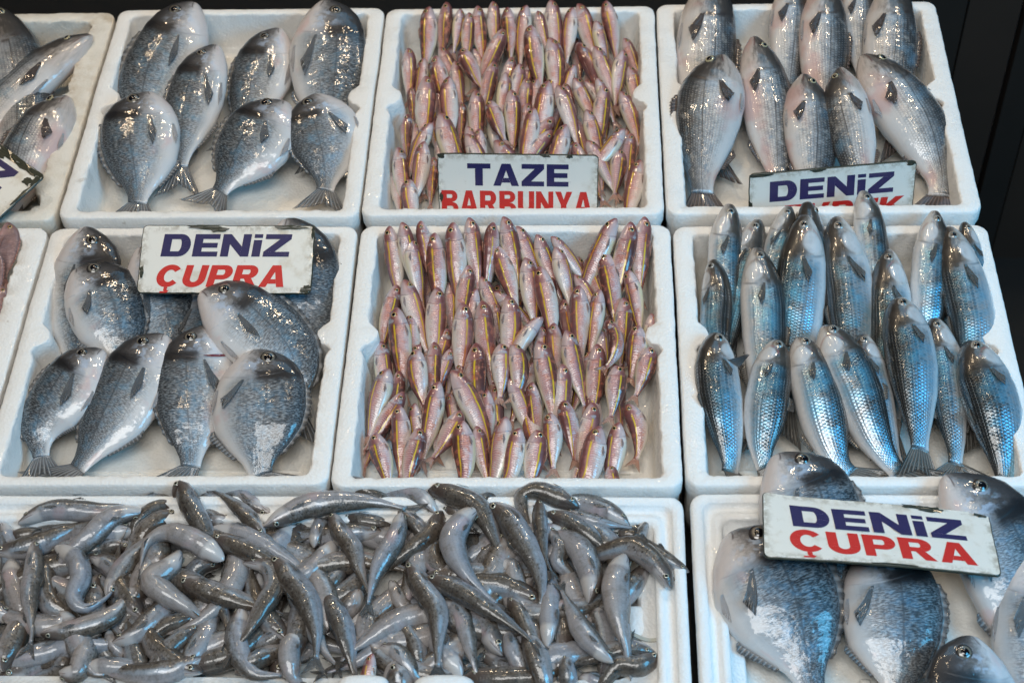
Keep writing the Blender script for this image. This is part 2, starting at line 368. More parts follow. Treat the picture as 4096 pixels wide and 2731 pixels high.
def red_mullet_mat():
    M = Mat("red_mullet_skin"); fp = M.attr("fp"); fm = M.attr("fm")
    _, s, h, _ = fp; R = M.rand()
    pv = M.vec(fm[1], fm[2], M.mul(R, 9.0))
    n1 = M.noise(pv, 90.0, 3, 0.6); n2 = M.noise(pv, 45.0, 3, 0.6)
    hh = M.add(h, M.add(M.mul(M.sub(n1, 0.5), 0.55), M.mul(M.sub(R, 0.55), 0.60)))
    c = M.ramp(M.add(M.mul(hh, 0.5), 0.5), [(0.0, (0.66, 0.60, 0.55)), (0.18, (0.62, 0.50, 0.46)), (0.42, (0.53, 0.30, 0.285)), (0.60, (0.41, 0.19, 0.19)), (0.72, (0.19, 0.08, 0.082)), (0.88, (0.15, 0.055, 0.05)), (1.0, (0.09, 0.036, 0.032))])
    body = M.step(s, 0.23, 0.29)
    # cool silvery-lilac sheen and red blotches
    c = M.mix(M.mul(M.step(n2, 0.48, 0.64), M.mul(M.step(h, 0.30, -0.1), 0.55)), c, (0.68, 0.64, 0.65))
    blot = M.mul(M.step(M.noise(pv, 105.0, 3, 0.65), 0.50, 0.64), M.step(h, -0.8, -0.4))
    c = M.mix(M.mul(blot, M.add(0.30, M.mul(R, 0.5))), c, (0.50, 0.17, 0.11))
    rib = M.math('SINE', M.mul(M.add(M.add(fm[1], M.mul(n2, 0.006)), M.mul(M.math('ABSOLUTE', h), -0.0022)), 2300.0))
    ribm = M.mul(body, M.mul(M.step(h, -0.85, -0.45), M.step(h, 0.40, 0.2)))
    c = M.mix(M.mul(ribm, M.mul(M.step(rib, 0.1, 0.9), M.mul(n1, 0.34))), c, (0.80, 0.72, 0.72))
    c = M.mix(M.mul(ribm, M.mul(M.step(rib, 0.0, -0.9), M.mul(n1, 0.30))), c, (0.30, 0.14, 0.14))
    # belly yellow-green flush, yellow stripe
    c = M.mix(M.mul(M.band(h, -0.92, 0.12, 0.10), M.mul(body, M.mul(R, 0.40))), c, (0.66, 0.66, 0.20))
    sp = M.mul(M.band(M.add(h, M.mul(M.sub(n1, 0.5), 0.10)), 0.46, 0.068, 0.035), M.mul(M.step(s, 0.19, 0.24), M.step(s, 0.99, 0.92)))
    yc = M.mix(M.step(M.noise(pv, 60.0, 2), 0.55, 0.70), (0.66, 0.47, 0.02), (0.52, 0.17, 0.02))
    c = M.mix(M.mul(sp, M.add(0.60, M.mul(M.step(n2, 0.30, 0.55), 0.38))), c, yc)
    # head: rosy with iridescent cheek
    head = M.step(s, 0.26, 0.22)
    hc = M.ramp(M.add(M.mul(M.add(h, M.mul(M.sub(n1, 0.5), 0.9)), 0.5), 0.5), [(0.0, (0.58, 0.50, 0.50)), (0.36, (0.50, 0.37, 0.38)), (0.55, (0.36, 0.18, 0.18)), (0.75, (0.22, 0.085, 0.08)), (1.0, (0.14, 0.05, 0.045))])
    hc = M.mix(M.mul(M.step(s, 0.10, 0.0), 0.8), hc, (0.26, 0.07, 0.07))
    hc = M.mix(M.mul(M.step(n1, 0.54, 0.64), M.mul(M.step(s, 0.10, 0.2), 0.5)), hc, (0.46, 0.58, 0.66))
    c = M.mix(head, c, hc)
    gill = M.sub(s, M.sub(0.255, M.mul(M.mul(h, h), 0.05)))
    c = M.mix(M.mul(M.band(gill, 0.0, 0.006, 0.005), 0.45), c, (0.20, 0.08, 0.08))
    height = M.add(M.mul(M.mul(rib, ribm), 0.35), M.add(M.mul(M.step(gill, 0.006, -0.006), 1.1), M.mul(n1, 0.6)))
    nb, nb2 = wet_bumps(M, fm, height, 0.0006, 0.8)
    return M.out(c, rough=0.32, coat=0.9, coat_rough=0.03, normal=nb, coat_normal=nb2, metal=0.06)

def slender_mat():
    M = Mat("slender_fish_skin"); fp = M.attr("fp"); fm = M.attr("fm")
    _, s, h, _ = fp; R = M.rand()
    pv = M.vec(fm[1], fm[2], M.mul(R, 9.0))
    n1 = M.noise(pv, 50.0, 3, 0.6)
    d, cell, row = scales(M, fm, 0.0034)
    speck = M.noise(pv, 430.0, 2, 0.6)
    hh = M.add(h, M.add(M.mul(M.sub(n1, 0.5), 0.75), M.mul(M.sub(cell, 0.5), 0.50)))
    c = M.ramp(M.add(M.mul(hh, 0.5), 0.5), [(0.0, (0.28, 0.28, 0.29)), (0.22, (0.26, 0.26, 0.275)), (0.42, (0.215, 0.218, 0.23)), (0.62, (0.165, 0.16, 0.155)), (0.82, (0.105, 0.094, 0.080)), (1.0, (0.065, 0.054, 0.043))])
    tint = M.mix(R, (1.16, 1.07, 0.99), (1.0, 1.06, 1.14))
    c = M.mix(1.0, c, tint, 'MULTIPLY')
    up = M.step(h, -0.15, 0.30)
    c = M.mix(M.mul(M.add(0.3, M.mul(up, 0.7)), M.mul(M.step(d, 0.38, 0.58), 0.42)), c, (0.05, 0.043, 0.038))
    c = M.mix(M.mul(M.step(M.noise(pv, 110.0, 4, 0.75), 0.48, 0.64), 0.35), c, (0.10, 0.088, 0.075))
    c = M.mix(M.mul(M.step(speck, 0.54, 0.64), M.mul(M.step(h, -0.6, 0.2), 0.85)), c, (0.025, 0.02, 0.018))
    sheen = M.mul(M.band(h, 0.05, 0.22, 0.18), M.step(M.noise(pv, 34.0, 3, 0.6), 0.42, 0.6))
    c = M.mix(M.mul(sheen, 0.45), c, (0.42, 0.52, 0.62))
    pink = M.mul(M.step(M.noise(pv, 28.0, 2, 0.6), 0.58, 0.70), M.step(h, 0.0, -0.4))
    c = M.mix(M.mul(pink, 0.30), c, (0.52, 0.36, 0.38))
    head = M.step(s, 0.2, 0.16)
    hn = M.noise(pv, 150.0, 3, 0.6)
    hc = M.ramp(M.add(M.mul(M.add(h, M.mul(M.sub(hn, 0.5), 0.5)), 0.5), 0.5), [(0.0, (0.50, 0.49, 0.48)), (0.45, (0.40, 0.39, 0.40)), (0.62, (0.14, 0.12, 0.11)), (1.0, (0.06, 0.045, 0.038))])
    c = M.mix(head, c, hc)
    gill = M.sub(s, M.sub(0.215, M.mul(M.mul(h, h), 0.04)))
    c = M.mix(M.mul(M.mul(M.band(gill, 0.0, 0.005, 0.005), M.step(n1, 0.42, 0.6)), M.mul(M.step(M.math('ABSOLUTE', h), 0.9, 0.5), 0.35)), c, (0.12, 0.09, 0.09))
    mouth = M.mul(M.band(M.add(h, M.mul(s, 2.0)), -0.05, 0.05, 0.04), M.step(s, 0.14, 0.11))
    c = M.mix(M.mul(mouth, 0.75), c, (0.10, 0.05, 0.05))
    height = M.add(M.mul(M.mul(M.sub(1.0, d), up), 0.7), M.add(M.mul(M.mul(M.step(gill, 0.010, -0.010), M.step(M.math('ABSOLUTE', h), 0.9, 0.4)), 0.5), M.add(M.mul(n1, 0.8), M.mul(M.step(M.add(h, M.mul(s, 2.0)), -0.02, -0.08), M.mul(M.step(s, 0.14, 0.1), 0.6)))))
    nb, nb2 = wet_bumps(M, fm, height, 0.0006, 0.8)
    return M.out(c, rough=0.38, spec=0.4, coat=0.9, coat_rough=0.03, normal=nb, coat_normal=nb2, metal=M.mul(sheen, 0.28))

def fin_mat(name, col, tip, alpha_like=0.0):
    M = Mat(name); fp = M.attr("fp"); _, a, b, _ = fp
    ray = M.math('SINE', M.mul(b, 62.0))
    c = M.mix(a, col, tip)
    c = M.mix(M.mul(M.step(ray, 0.2, 0.9), 0.55), c, tuple(min(1, x * 2.1 + 0.02) for x in col))
    c = M.mix(M.mul(M.noise(M.vec(a, b, M.rand()), 9.0, 3), 0.4), c, tuple(x * 0.5 for x in col))
    nb = M.bump(ray, 0.0004, 0.8)
    return M.out(c, rough=0.35, coat=0.6, coat_rough=0.08, normal=nb, spec=0.4, alpha=M.sub(1.0, M.mul(M.step(a, 0.25, 1.0), M.mul(M.step(ray, 0.8, -0.6), 0.70))))

def eye_mat(name, iris, rim):
    M = Mat(name); _, r, a, _ = M.attr("fp")
    c = M.mix(M.step(r, 0.46, 0.52), (0.004, 0.004, 0.006), iris)
    c = M.mix(M.step(r, 0.68, 0.82), c, rim)
    return M.out(c, rough=0.12, coat=1.0, coat_rough=0.03)

SKIN = dict(pink=bream_mat("pink_bream_skin", True), bream=bream_mat(), bass=bass_mat(), grey=grey_mullet_mat(), red=red_mullet_mat(), slender=slender_mat())
FIN = dict(rosy=fin_mat("fin_pale_rosy", (0.50, 0.36, 0.34), (0.48, 0.36, 0.34)), greyer=fin_mat("fin_pale_grey", (0.24, 0.235, 0.23), (0.17, 0.16, 0.15)), pink=fin_mat("fin_pink", (0.45, 0.24, 0.2), (0.4, 0.22, 0.2)), pale=fin_mat("fin_pale", (0.56, 0.53, 0.53), (0.46, 0.42, 0.42)), bream=fin_mat("fin_dark_grey", (0.17, 0.175, 0.18), (0.06, 0.063, 0.068)),
           bass=fin_mat("fin_brown_grey", (0.10, 0.075, 0.065), (0.05, 0.04, 0.037)),
           grey=fin_mat("fin_olive_grey", (0.13, 0.125, 0.115), (0.06, 0.055, 0.048)),
           red=fin_mat("fin_rosy", (0.50, 0.26, 0.20), (0.46, 0.30, 0.22)),
           slender=fin_mat("fin_grey", (0.11, 0.105, 0.10), (0.055, 0.05, 0.045)))
EYE = dict(pink=eye_mat("eye_gold", (0.42, 0.26, 0.08), (0.36, 0.16, 0.08)), bream=eye_mat("eye_dark", (0.16, 0.14, 0.11), (0.04, 0.036, 0.034)),
           bass=eye_mat("eye_pale", (0.42, 0.38, 0.24), (0.05, 0.045, 0.04)),
           grey=eye_mat("eye_silver", (0.20, 0.18, 0.15), (0.36, 0.33, 0.29)),
           red=eye_mat("eye_red_ring", (0.36, 0.26, 0.10), (0.36, 0.10, 0.06)),
           slender=eye_mat("eye_yellow_grey", (0.40, 0.39, 0.30), (0.07, 0.06, 0.055)))
PUPIL = Mat("eye_pupil").out((0.004, 0.004, 0.006), rough=0.1, coat=1.0, coat_rough=0.03)
FLESH = Mat("red_gill_flesh").out((0.16, 0.015, 0.018), rough=0.3, coat=0.8, coat_rough=0.1)

# ------------------------------------------------------------------ fish shapes: profile along body s (snout 0 .. tail root 1)
PS = np.array([0, .012, .035, .08, .15, .25, .35, .5, .65, .78, .88, .95, 1.0])
KIND = {
 # depth/length(total), top, bottom, half width (all in units of the greatest depth)
 'bream': dict(ratio=.345, cf=.20, top=[.0, .10, .19, .32, .44, .52, .54, .52, .45, .325, .20, .14, .125],
               bot=[.0, .085, .14, .22, .32, .41, .46, .46, .41, .285, .165, .12, .11],
               wid=[.0, .05, .085, .13, .17, .195, .205, .20, .165, .105, .06, .038, .022], eye=(.13, 24, .090), ns=56, nr=30),
 'bass': dict(ratio=.225, cf=.17, top=[.0, .09, .15, .25, .36, .45, .49, .49, .43, .33, .235, .185, .17],
              bot=[.0, .075, .13, .23, .35, .44, .48, .48, .42, .30, .205, .16, .15],
              wid=[.0, .07, .11, .18, .25, .30, .32, .30, .22, .13, .08, .055, .035], eye=(.105, 28, .085), ns=50, nr=28),
 'grey': dict(ratio=.178, cf=.17, top=[.0, .13, .20, .30, .40, .47, .49, .49, .44, .35, .26, .20, .19],
              bot=[.0, .11, .18, .28, .39, .48, .50, .50, .44, .33, .23, .18, .18],
              wid=[.0, .13, .21, .30, .36, .40, .42, .40, .30, .20, .12, .075, .04], eye=(.082, 20, .105), ns=46, nr=26),
 'red': dict(ratio=.205, cf=.17, top=[.0, .11, .21, .34, .45, .50, .50, .48, .41, .30, .20, .15, .15],
             bot=[.0, .07, .13, .23, .34, .45, .49, .48, .40, .27, .17, .13, .13],
             wid=[.0, .09, .17, .26, .33, .38, .40, .37, .28, .17, .09, .06, .03], eye=(.12, 26, .15), ns=30, nr=18),
 'slender': dict(ratio=.155, cf=.13, top=[.0, .09, .16, .28, .39, .47, .50, .48, .39, .265, .165, .115, .12],
                 bot=[.0, .08, .15, .28, .40, .49, .55, .53, .39, .245, .15, .11, .11],
                 wid=[.0, .12, .21, .33, .41, .46, .48, .44, .30, .18, .10, .065, .04], eye=(.09, 34, .135), ns=38, nr=18),
}

KIND['pink'] = dict(KIND['bream'], ratio=.30, eye=(.125, 24, .115), ns=36, nr=22)

def resample(P, n, t0=0.0, t1=1.0):
    """Catmull-Rom curve through P, n points evenly spaced between fractions t0 and t1 of its length"""
    P = np.asarray(P, float)
    Q = np.vstack([2 * P[0] - P[1], P, 2 * P[-1] - P[-2]])
    out = []
    for i in range(1, len(Q) - 2):
        for t in np.linspace(0, 1, 24, endpoint=False):
            a, b, c, d = Q[i - 1], Q[i], Q[i + 1], Q[i + 2]
            out.append(0.5 * ((2 * b) + (-a + c) * t + (2 * a - 5 * b + 4 * c - d) * t * t + (-a + 3 * b - 3 * c + d) * t ** 3))
    out.append(P[-1]); out = np.array(out)
    L = np.concatenate([[0], np.cumsum(np.linalg.norm(np.diff(out, axis=0), axis=1))])
    q = np.linspace(t0, t1, n) * L[-1]
    return np.stack([np.interp(q, L, out[:, k]) for k in range(3)], axis=1), L[-1]

def unit(v): return v / (np.linalg.norm(v, axis=-1, keepdims=True) + 1e-12)

class Fish:
    """spine: 3D points from snout to the tip of the tail fin"""
    def __init__(self, kind, spine, depth, side='R', roll=0.0, twist=0.0):
        K = KIND[kind]; self.K = K; self.kind = kind
        ns, nr = K['ns'], K['nr']
        C, L = resample(spine, 160)
        self.L = L; cf = K['cf']
        self.bl = L * (1 - cf)                                   # body length
        fr = np.linspace(0, 1, 160)
        s_nodes = (np.linspace(0, 1, ns)) ** 1.0
        s_nodes = np.concatenate([[0, .006, .014, .026], np.linspace(.042, 1, ns - 4)])
        self.s_nodes = s_nodes
        self.C160, self.fr, self.cf = C, fr, cf
        T = -unit(np.gradient(C, axis=0))                        # towards the head
        Z = np.array([0, 0, 1.0])
        N = unit(Z - T * (T @ Z)[:, None])
        sg = 1.0 if side == 'R' else -1.0
        D = sg * np.cross(T, N)
        rho = math.radians(roll) + np.linspace(0, math.radians(twist), 160)
        cr, sr = np.cos(rho)[:, None], np.sin(rho)[:, None]
        self.Dv, self.Nv, self.Tv = D * cr + N * sr, N * cr - D * sr, T
        self.depth = depth; self.sg = sg
        self.vary = RNG.uniform(-.06, .06, (2, 3)) * (1.4 if kind == 'slender' else 1.0)
    def frame(self, s):
        q = np.clip(s * (1 - self.cf), 0, 1)
        g = lambda A: np.stack([np.interp(q, self.fr, A[:, k]) for k in range(3)], axis=-1)
        return g(self.C160), unit(g(self.Tv)), unit(g(self.Dv)), unit(g(self.Nv))
    def prof(self, s):
        K = self.K
        return tuple(np.interp(s, PS, K[k]) * self.depth * (1 + v0 * np.sin(np.pi * s) + v1 * np.sin(2 * np.pi * s)) for (k, v0, v1) in zip(('top', 'bot', 'wid'), self.vary[0], self.vary[1]))
    def surf(self, s, phi, off=0.0):
        s = np.asarray(s, float); phi = np.asarray(phi, float)
        C, T, D, N = self.frame(s); t, b, w = self.prof(s)
        cp, sp = np.cos(phi), np.sin(phi)
        hgt = np.where(sp >= 0, t, b)
        y = hgt * np.sign(sp) * np.abs(sp) ** 1.05
        x = w * np.sign(cp) * np.abs(cp) ** 0.9
        # swollen gill cover and a shallow head hollow in front of it
        g = 1.0 + 0.07 * np.exp(-((s - .20) / .05) ** 2) * np.clip(1 - sp * sp, 0, 1)
        x = x * g
        p = C + D * y[..., None] + N * x[..., None]
        if np.any(off):
            nn = unit(D * (y / (hgt ** 2 + 1e-9))[..., None] + N * (x / (w ** 2 + 1e-9))[..., None])
            p = p + nn * (np.asarray(off)[..., None] if np.ndim(off) else off)
        return p
    def body(self, parent):
        K = self.K; s = self.s_nodes; nr = K['nr']; ns = len(s)
        phi = np.linspace(-math.pi / 2, 1.5 * math.pi, nr, endpoint=False)
        S, PH = np.meshgrid(s, phi, indexing='ij')
        V = self.surf(S, PH).reshape(-1, 3)
        # slight lumpiness so no two outlines are the same
        lump = (0.03 if self.kind == 'slender' else 0.014) * self.depth
        seed = float(RNG.random() * 50)
        V = V + np.array([np.array(mnoise.noise_vector(Vector(v / (0.5 * self.depth)) + Vector((seed, 0, 0)))) for v in V]) * lump
        t, b, w = self.prof(s)
        girth = np.cumsum(np.full(nr, 1.0)) / nr
        FP = np.stack([S, np.sin(PH), np.cos(PH)], -1).reshape(-1, 3)
        gm = np.abs(((PH + math.pi / 2) % (2 * math.pi)) - math.pi) / math.pi      # 1 at belly .. 0 at back
        peri = (0.48 * self.depth + 0.35 * self.depth)
        FMv = np.stack([S * self.bl, gm * peri * 1.35, np.cos(PH)], -1).reshape(-1, 3)
        faces = []
        for i in range(ns - 1):
            for j in range(nr):
                k = (j + 1) % nr
                faces.append((i * nr + j, i * nr + k, (i + 1) * nr + k, (i + 1) * nr + j))
        faces.append(tuple((ns - 1) * nr + j for j in range(nr)))
        if self.sg > 0:
            faces = [f[::-1] for f in faces]
        return mesh_obj("body", V, faces, SKIN[self.kind], parent, True, {"fp": FP, "fm": FMv})
    def sheet(self, name, G, parent, mat=None, thick=0.0004):
        """thin two-sided sheet from a grid of points G (na, nb, 3)"""
        na, nb = G.shape[:2]
        du = np.gradient(G, axis=0); dv = np.gradient(G, axis=1)
        nrm = unit(np.cross(du, dv))
        V = np.concatenate([(G + nrm * thick / 2).reshape(-1, 3), (G - nrm * thick / 2).reshape(-1, 3)])
        A, B = np.meshgrid(np.linspace(0, 1, na), np.linspace(0, 1, nb), indexing='ij')
        FPa = np.stack([A, B, 0 * A], -1).reshape(-1, 3); FPa = np.concatenate([FPa, FPa])
        o = na * nb; F = []
        for i in range(na - 1):
            for j in range(nb - 1):
                a, b, c, d = i * nb + j, i * nb + j + 1, (i + 1) * nb + j + 1, (i + 1) * nb + j
                F.append((a, b, c, d)); F.append((o + d, o + c, o + b, o + a))
        rim = [i * nb for i in range(na)] + [(na - 1) * nb + j for j in range(1, nb)] + [i * nb + nb - 1 for i in range(na - 2, -1, -1)] + [j for j in range(nb - 2, 0, -1)]
        for a, b in zip(rim, rim[1:] + rim[:1]):
            F.append((b, a, o + a, o + b))
        return mesh_obj(name, V, F, mat or FIN[self.kind], parent, True, {"fp": FPa})
    def tail(self, parent, fork=0.45, spread=0.55, na=7, nb=11):
        C, T, D, N = self.frame(np.array([0.985])); C, T, D, N = C[0], T[0], D[0], N[0]
        Lc = self.L * self.cf * 1.02; t, b, w = self.prof(np.array([1.0])); hb = float(t[0] + b[0]) / 2
        E0 = self.C160[-1]; back = unit(E0 - C)
        G = np.zeros((na, nb, 3)); curl = RNG.uniform(-.25, .25)
        for i, a in enumerate(np.linspace(0, 1, na)):
            for j, v in enumerate(np.linspace(-1, 1, nb)):
                ln = Lc * (1 - fork * (1 - abs(v)) ** 1.1) * (1 + RNG.uniform(-.03, .03) * a)
                half = hb * 0.9 * (1 - a) + a * spread * self.depth * (0.55 if self.kind != 'bream' else 0.62)
                G[i, j] = C + back * ln * a + D * v * half + N * (curl * a * a * 0.12 * self.depth * v + 0.02 * self.depth * math.sin(v * 5 + a * 3) * a)
        return self.sheet("tail_fin", G, parent)
    def pectoral(self, parent, s0=.30, phi0=-16, length=.24, width=.20, dang=-14, sgn=1, lift=0.02, na=9, nb=9, name="pectoral_fin", mat=None):
        """fan lying back along the flank on the visible side (sgn=1) or the far side"""
        G = np.zeros((na, nb, 3))
        for i, a in enumerate(np.linspace(0, 1, na)):
            ww = width * (0.32 + 0.95 * a) * (1 - 0.72 * a ** 3)
            for j, b in enumerate(np.linspace(-.5, .5, nb)):
                s = s0 + length * a * (1 - 0.42 * (.5 - b) * a) * (1 + (0.07 * math.sin(b * 29.0 + s0 * 90) if a > .8 else 0))
                phi = math.radians(phi0 + dang * a) + b * ww * 2.4
                off = 0.0012 + lift * self.depth * a * (1 + RNG.uniform(-.25, .25))
                if sgn < 0: phi = math.pi - phi
                G[i, j] = self.surf(np.array([s]), np.array([phi]), off)[0]
        return self.sheet(name, G, parent, mat)
    def ridge_fin(self, name, parent, s0, s1, height, phi_deg, spines=True, lean=0.35, na=4, nb=22):
        ph = math.radians(phi_deg); G = np.zeros((na, nb, 3))
        for j, q in enumerate(np.linspace(0, 1, nb)):
            s = s0 + (s1 - s0) * q
            base = self.surf(np.array([s]), np.array([ph]), -0.0006)[0]
            C, T, D, N = self.frame(np.array([s])); up = D[0] if phi_deg > 0 else -D[0]
            hh = height * self.depth * (math.sin(min(1, q * 3.2 + .25) * math.pi / 2) * (1 - 0.55 * q))
            if spines: hh *= (1.0 if j % 2 == 0 else 0.74)
            for i, a in enumerate(np.linspace(0, 1, na)):
                G[i, j] = base + up * hh * a - T[0] * hh * a * lean * 1.6 + N[0] * a * a * height * self.depth * 0.15
        return self.sheet(name, G, parent)
    def eye(self, parent, sgn=1):
        s0, pd, r = self.K['eye']; r = r * self.depth * (1.0)
        ph = math.radians(pd)
        if sgn < 0: ph = math.pi - ph
        P = self.surf(np.array([s0]), np.array([ph]), 0.0)[0]
        P2 = self.surf(np.array([s0]), np.array([ph]), 0.01)[0]
        n = unit(P2 - P); C, T, D, N = self.frame(np.array([s0])); u = unit(np.cross(n, T[0])); v = np.cross(n, u)
        V = [P + n * r * 0.34]; FPv = [(0, 0, 0)]; rings, seg = 5, 14
        for i in range(1, rings + 1):
            q = i / rings
            for k in range(seg):
                a = 2 * math.pi * k / seg
                V.append(P + (u * math.cos(a) + v * math.sin(a)) * r * q + n * r * (0.34 * (1 - q ** 2.2) - 0.06 * (i == rings)))
                FPv.append((q, a, 0))
        F = [(0, 1 + k, 1 + (k + 1) % seg) for k in range(seg)]
        for i in range(rings - 1):
            for k in range(seg):
                a = 1 + i * seg + k; b = 1 + i * seg + (k + 1) % seg
                F.append((a, a + seg, b + seg, b))
        eo = mesh_obj("eye", V, F, EYE[self.kind], parent, True, {"fp": FPv})
        if self.kind not in ('red', 'slender'):                    # the dark pupil as a lens of its own
            V = [P + n * r * 0.385]
            for i, q in enumerate((.2, .36, .47)):
                for k in range(seg):
                    a = 2 * math.pi * k / seg
                    V.append(P + (u * math.cos(a) + v * math.sin(a)) * r * q + n * r * (0.34 * (1 - q ** 2.2) + (.04, .03, -.01)[i]))
            F = [(0, 1 + k, 1 + (k + 1) % seg) for k in range(seg)]
            for i in range(2):
                for k in range(seg):
                    a = 1 + i * seg + k; b = 1 + i * seg + (k + 1) % seg
                    F.append((a, a + seg, b + seg, b))
            mesh_obj("pupil", V, F, PUPIL, eo, True)
        return eo
    def gill_flesh(self, parent):
        """raw red gill showing in the gap behind the gill cover"""
        na, nb = 3, 14; G = np.zeros((na, nb, 3))
        for j, q in enumerate(np.linspace(-1, 1, nb)):
            ph = math.radians(-34 + 30 * q)
            for i, a in enumerate((-.5, 0, .5)):
                s = .268 - .05 * (math.sin(ph) ** 2) + a * .018 * (1 - q * q)
                G[i, j] = self.surf(np.array([s]), np.array([ph]), 0.0008)[0]
        return self.sheet("gill", G, parent, FLESH)

GROUPS = {}
def make_fish(name, kind, spine, depth, side, roll, label, cat, group, twist=None, extras=(), both_eyes=None, fins='full'):
    f = Fish(kind, spine, depth, side, roll, RNG.uniform(-14, 14) if twist is None else twist)
    base = np.mean(np.asarray(spine), axis=0)
    root = empty(name, Vector((base[0], base[1], min(p[2] for p in spine))))
    tag(root, label, cat, group)
    f.body(root)
    f.eye(root, 1)
    if both_eyes if both_eyes is not None else abs(roll) > 35: f.eye(root, -1)
    if kind in ('bream', 'pink'):
        f.tail(root, .42, .62); f.pectoral(root, .30, -8 + RNG.uniform(-8, 6), .24 + RNG.uniform(-.03, .05), .105 + RNG.uniform(-.02, .025), -16 + RNG.uniform(-14, 8), 1, .03)
        f.ridge_fin("dorsal_fin", root, .30, .86, .085, 88, True); f.ridge_fin("anal_fin", root, .62, .85, .075, -88, False)
        f.pectoral(root, .34, -56, .17, .10, -10, 1, .012, name="pelvic_fin", mat=FIN['pale'])
    elif kind == 'bass':
        f.tail(root, .30, .75); f.pectoral(root, .285, -14, .15, .17, -20, 1, .05)
        f.ridge_fin("dorsal_fin", root, .34, .58, .12, 88, True); f.ridge_fin("anal_fin", root, .68, .82, .11, -88, False)
        f.pectoral(root, .32, -60, .13, .10, -6, 1, .015, name="pelvic_fin", mat=FIN['pale'])
    elif kind == 'grey':
        f.tail(root, .32, .85); f.pectoral(root, .255, 12, .13, .15, -22 + RNG.uniform(-8, 8), 1, .05)
        f.ridge_fin("dorsal_fin", root, .46, .56, .14, 88, True); f.ridge_fin("anal_fin", root, .66, .78, .14, -88, False)
    elif kind == 'red':
        f.tail(root, .50, .75, 5, 9)
        if fins == 'full':
            f.pectoral(root, .27, -34, .12, .11, -10, 1, .012, 5, 5, mat=FIN['rosy']); f.ridge_fin("dorsal_fin", root, .33, .50, .10, 88, True, .8, 3, 12)
    elif kind == 'slender':
        f.tail(root, .45, .95, 5, 9)
        if fins == 'full':
            f.pectoral(root, .225, -6, .10, .14, -10, 1, .02, 5, 5, mat=FIN['greyer'])
            f.ridge_fin("dorsal_fin", root, .38, .47, .26, 88, True, .9, 3, 8); f.ridge_fin("anal_fin", root, .72, .80, .16, -88, False, .9, 3, 6)
    if 'gill' in extras: f.gill_flesh(root)
    return root, f

# ------------------------------------------------------------------ setting: floor, stall table, boards in the dark
def box_mesh(name, lo, hi, mat, parent=None):
    x0, y0, z0 = lo; x1, y1, z1 = hi
    V = [(x0, y0, z0), (x1, y0, z0), (x1, y1, z0), (x0, y1, z0), (x0, y0, z1), (x1, y0, z1), (x1, y1, z1), (x0, y1, z1)]
    F = [(3, 2, 1, 0), (4, 5, 6, 7), (0, 1, 5, 4), (1, 2, 6, 5), (2, 3, 7, 6), (3, 0, 4, 7)]
    return mesh_obj(name, V, F, mat, parent, False)

fl = mesh_obj("ground", [(-6, -4, -0.95), (6, -4, -0.95), (6, 8, -0.95), (-6, 8, -0.95)], [(0, 1, 2, 3)], FLOOR, None, False)
tag(fl, kind="structure")
tb = empty("stall_table", (0, 0, -0.95))
tag(tb, "dark wet stall table that carries all the fish boxes", "table")
box_mesh("table_top", (-1.25, -0.95, -0.150), (0.635, 0.72, -0.112), TABLE, tb)
for lx, ly in ((-1.15, -0.85), (0.55, -0.85), (-1.15, 0.62), (0.55, 0.62)):
    box_mesh("leg", (lx - 0.04, ly - 0.04, -0.95), (lx + 0.04, ly + 0.04, -0.151), TABLE, tb)
pn = empty("board_partition", (1.2, 1.2, -0.95))
tag(pn, "dark brown upright boards beside the stall on the right", "partition")
for i, (xa, xb, mt) in enumerate(((0.62, 0.772, BOARD2), (0.779, 0.872, BOARD), (0.879, 0.93, BOARD2), (0.937, 1.2, BOARD))):
    box_mesh("board", (xa, 1.05 + 0.012 * (i % 2), -0.95), (xb, 1.08 + 0.012 * (i % 2), 0.05), mt, pn)

# ------------------------------------------------------------------ polystyrene boxes
def rrect(x0, x1, y0, y1, r, nside, nc):
    pts = []; info = []
    def side(a, b, tagk):
        for t in np.linspace(0, 1, nside, endpoint=False):
            pts.append((a[0] + (b[0] - a[0]) * t, a[1] + (b[1] - a[1]) * t)); info.append((tagk, t))
    def corner(cx, cy, a0):
        for t in np.linspace(0, 1, nc, endpoint=False):
            a = a0 + t * math.pi / 2; pts.append((cx + r * math.cos(a), cy + r * math.sin(a))); info.append(('c', t))
    side((x0 + r, y0), (x1 - r, y0), 'f'); corner(x1 - r, y0 + r, -math.pi / 2)
    side((x1, y0 + r), (x1, y1 - r), 'r'); corner(x1 - r, y1 - r, 0)
    side((x1 - r, y1), (x0 + r, y1), 'b'); corner(x0 + r, y1 - r, math.pi / 2)
    side((x0, y1 - r), (x0, y0 + r), 'l'); corner(x0 + r, y0 + r, math.pi)
    return np.array(pts), info

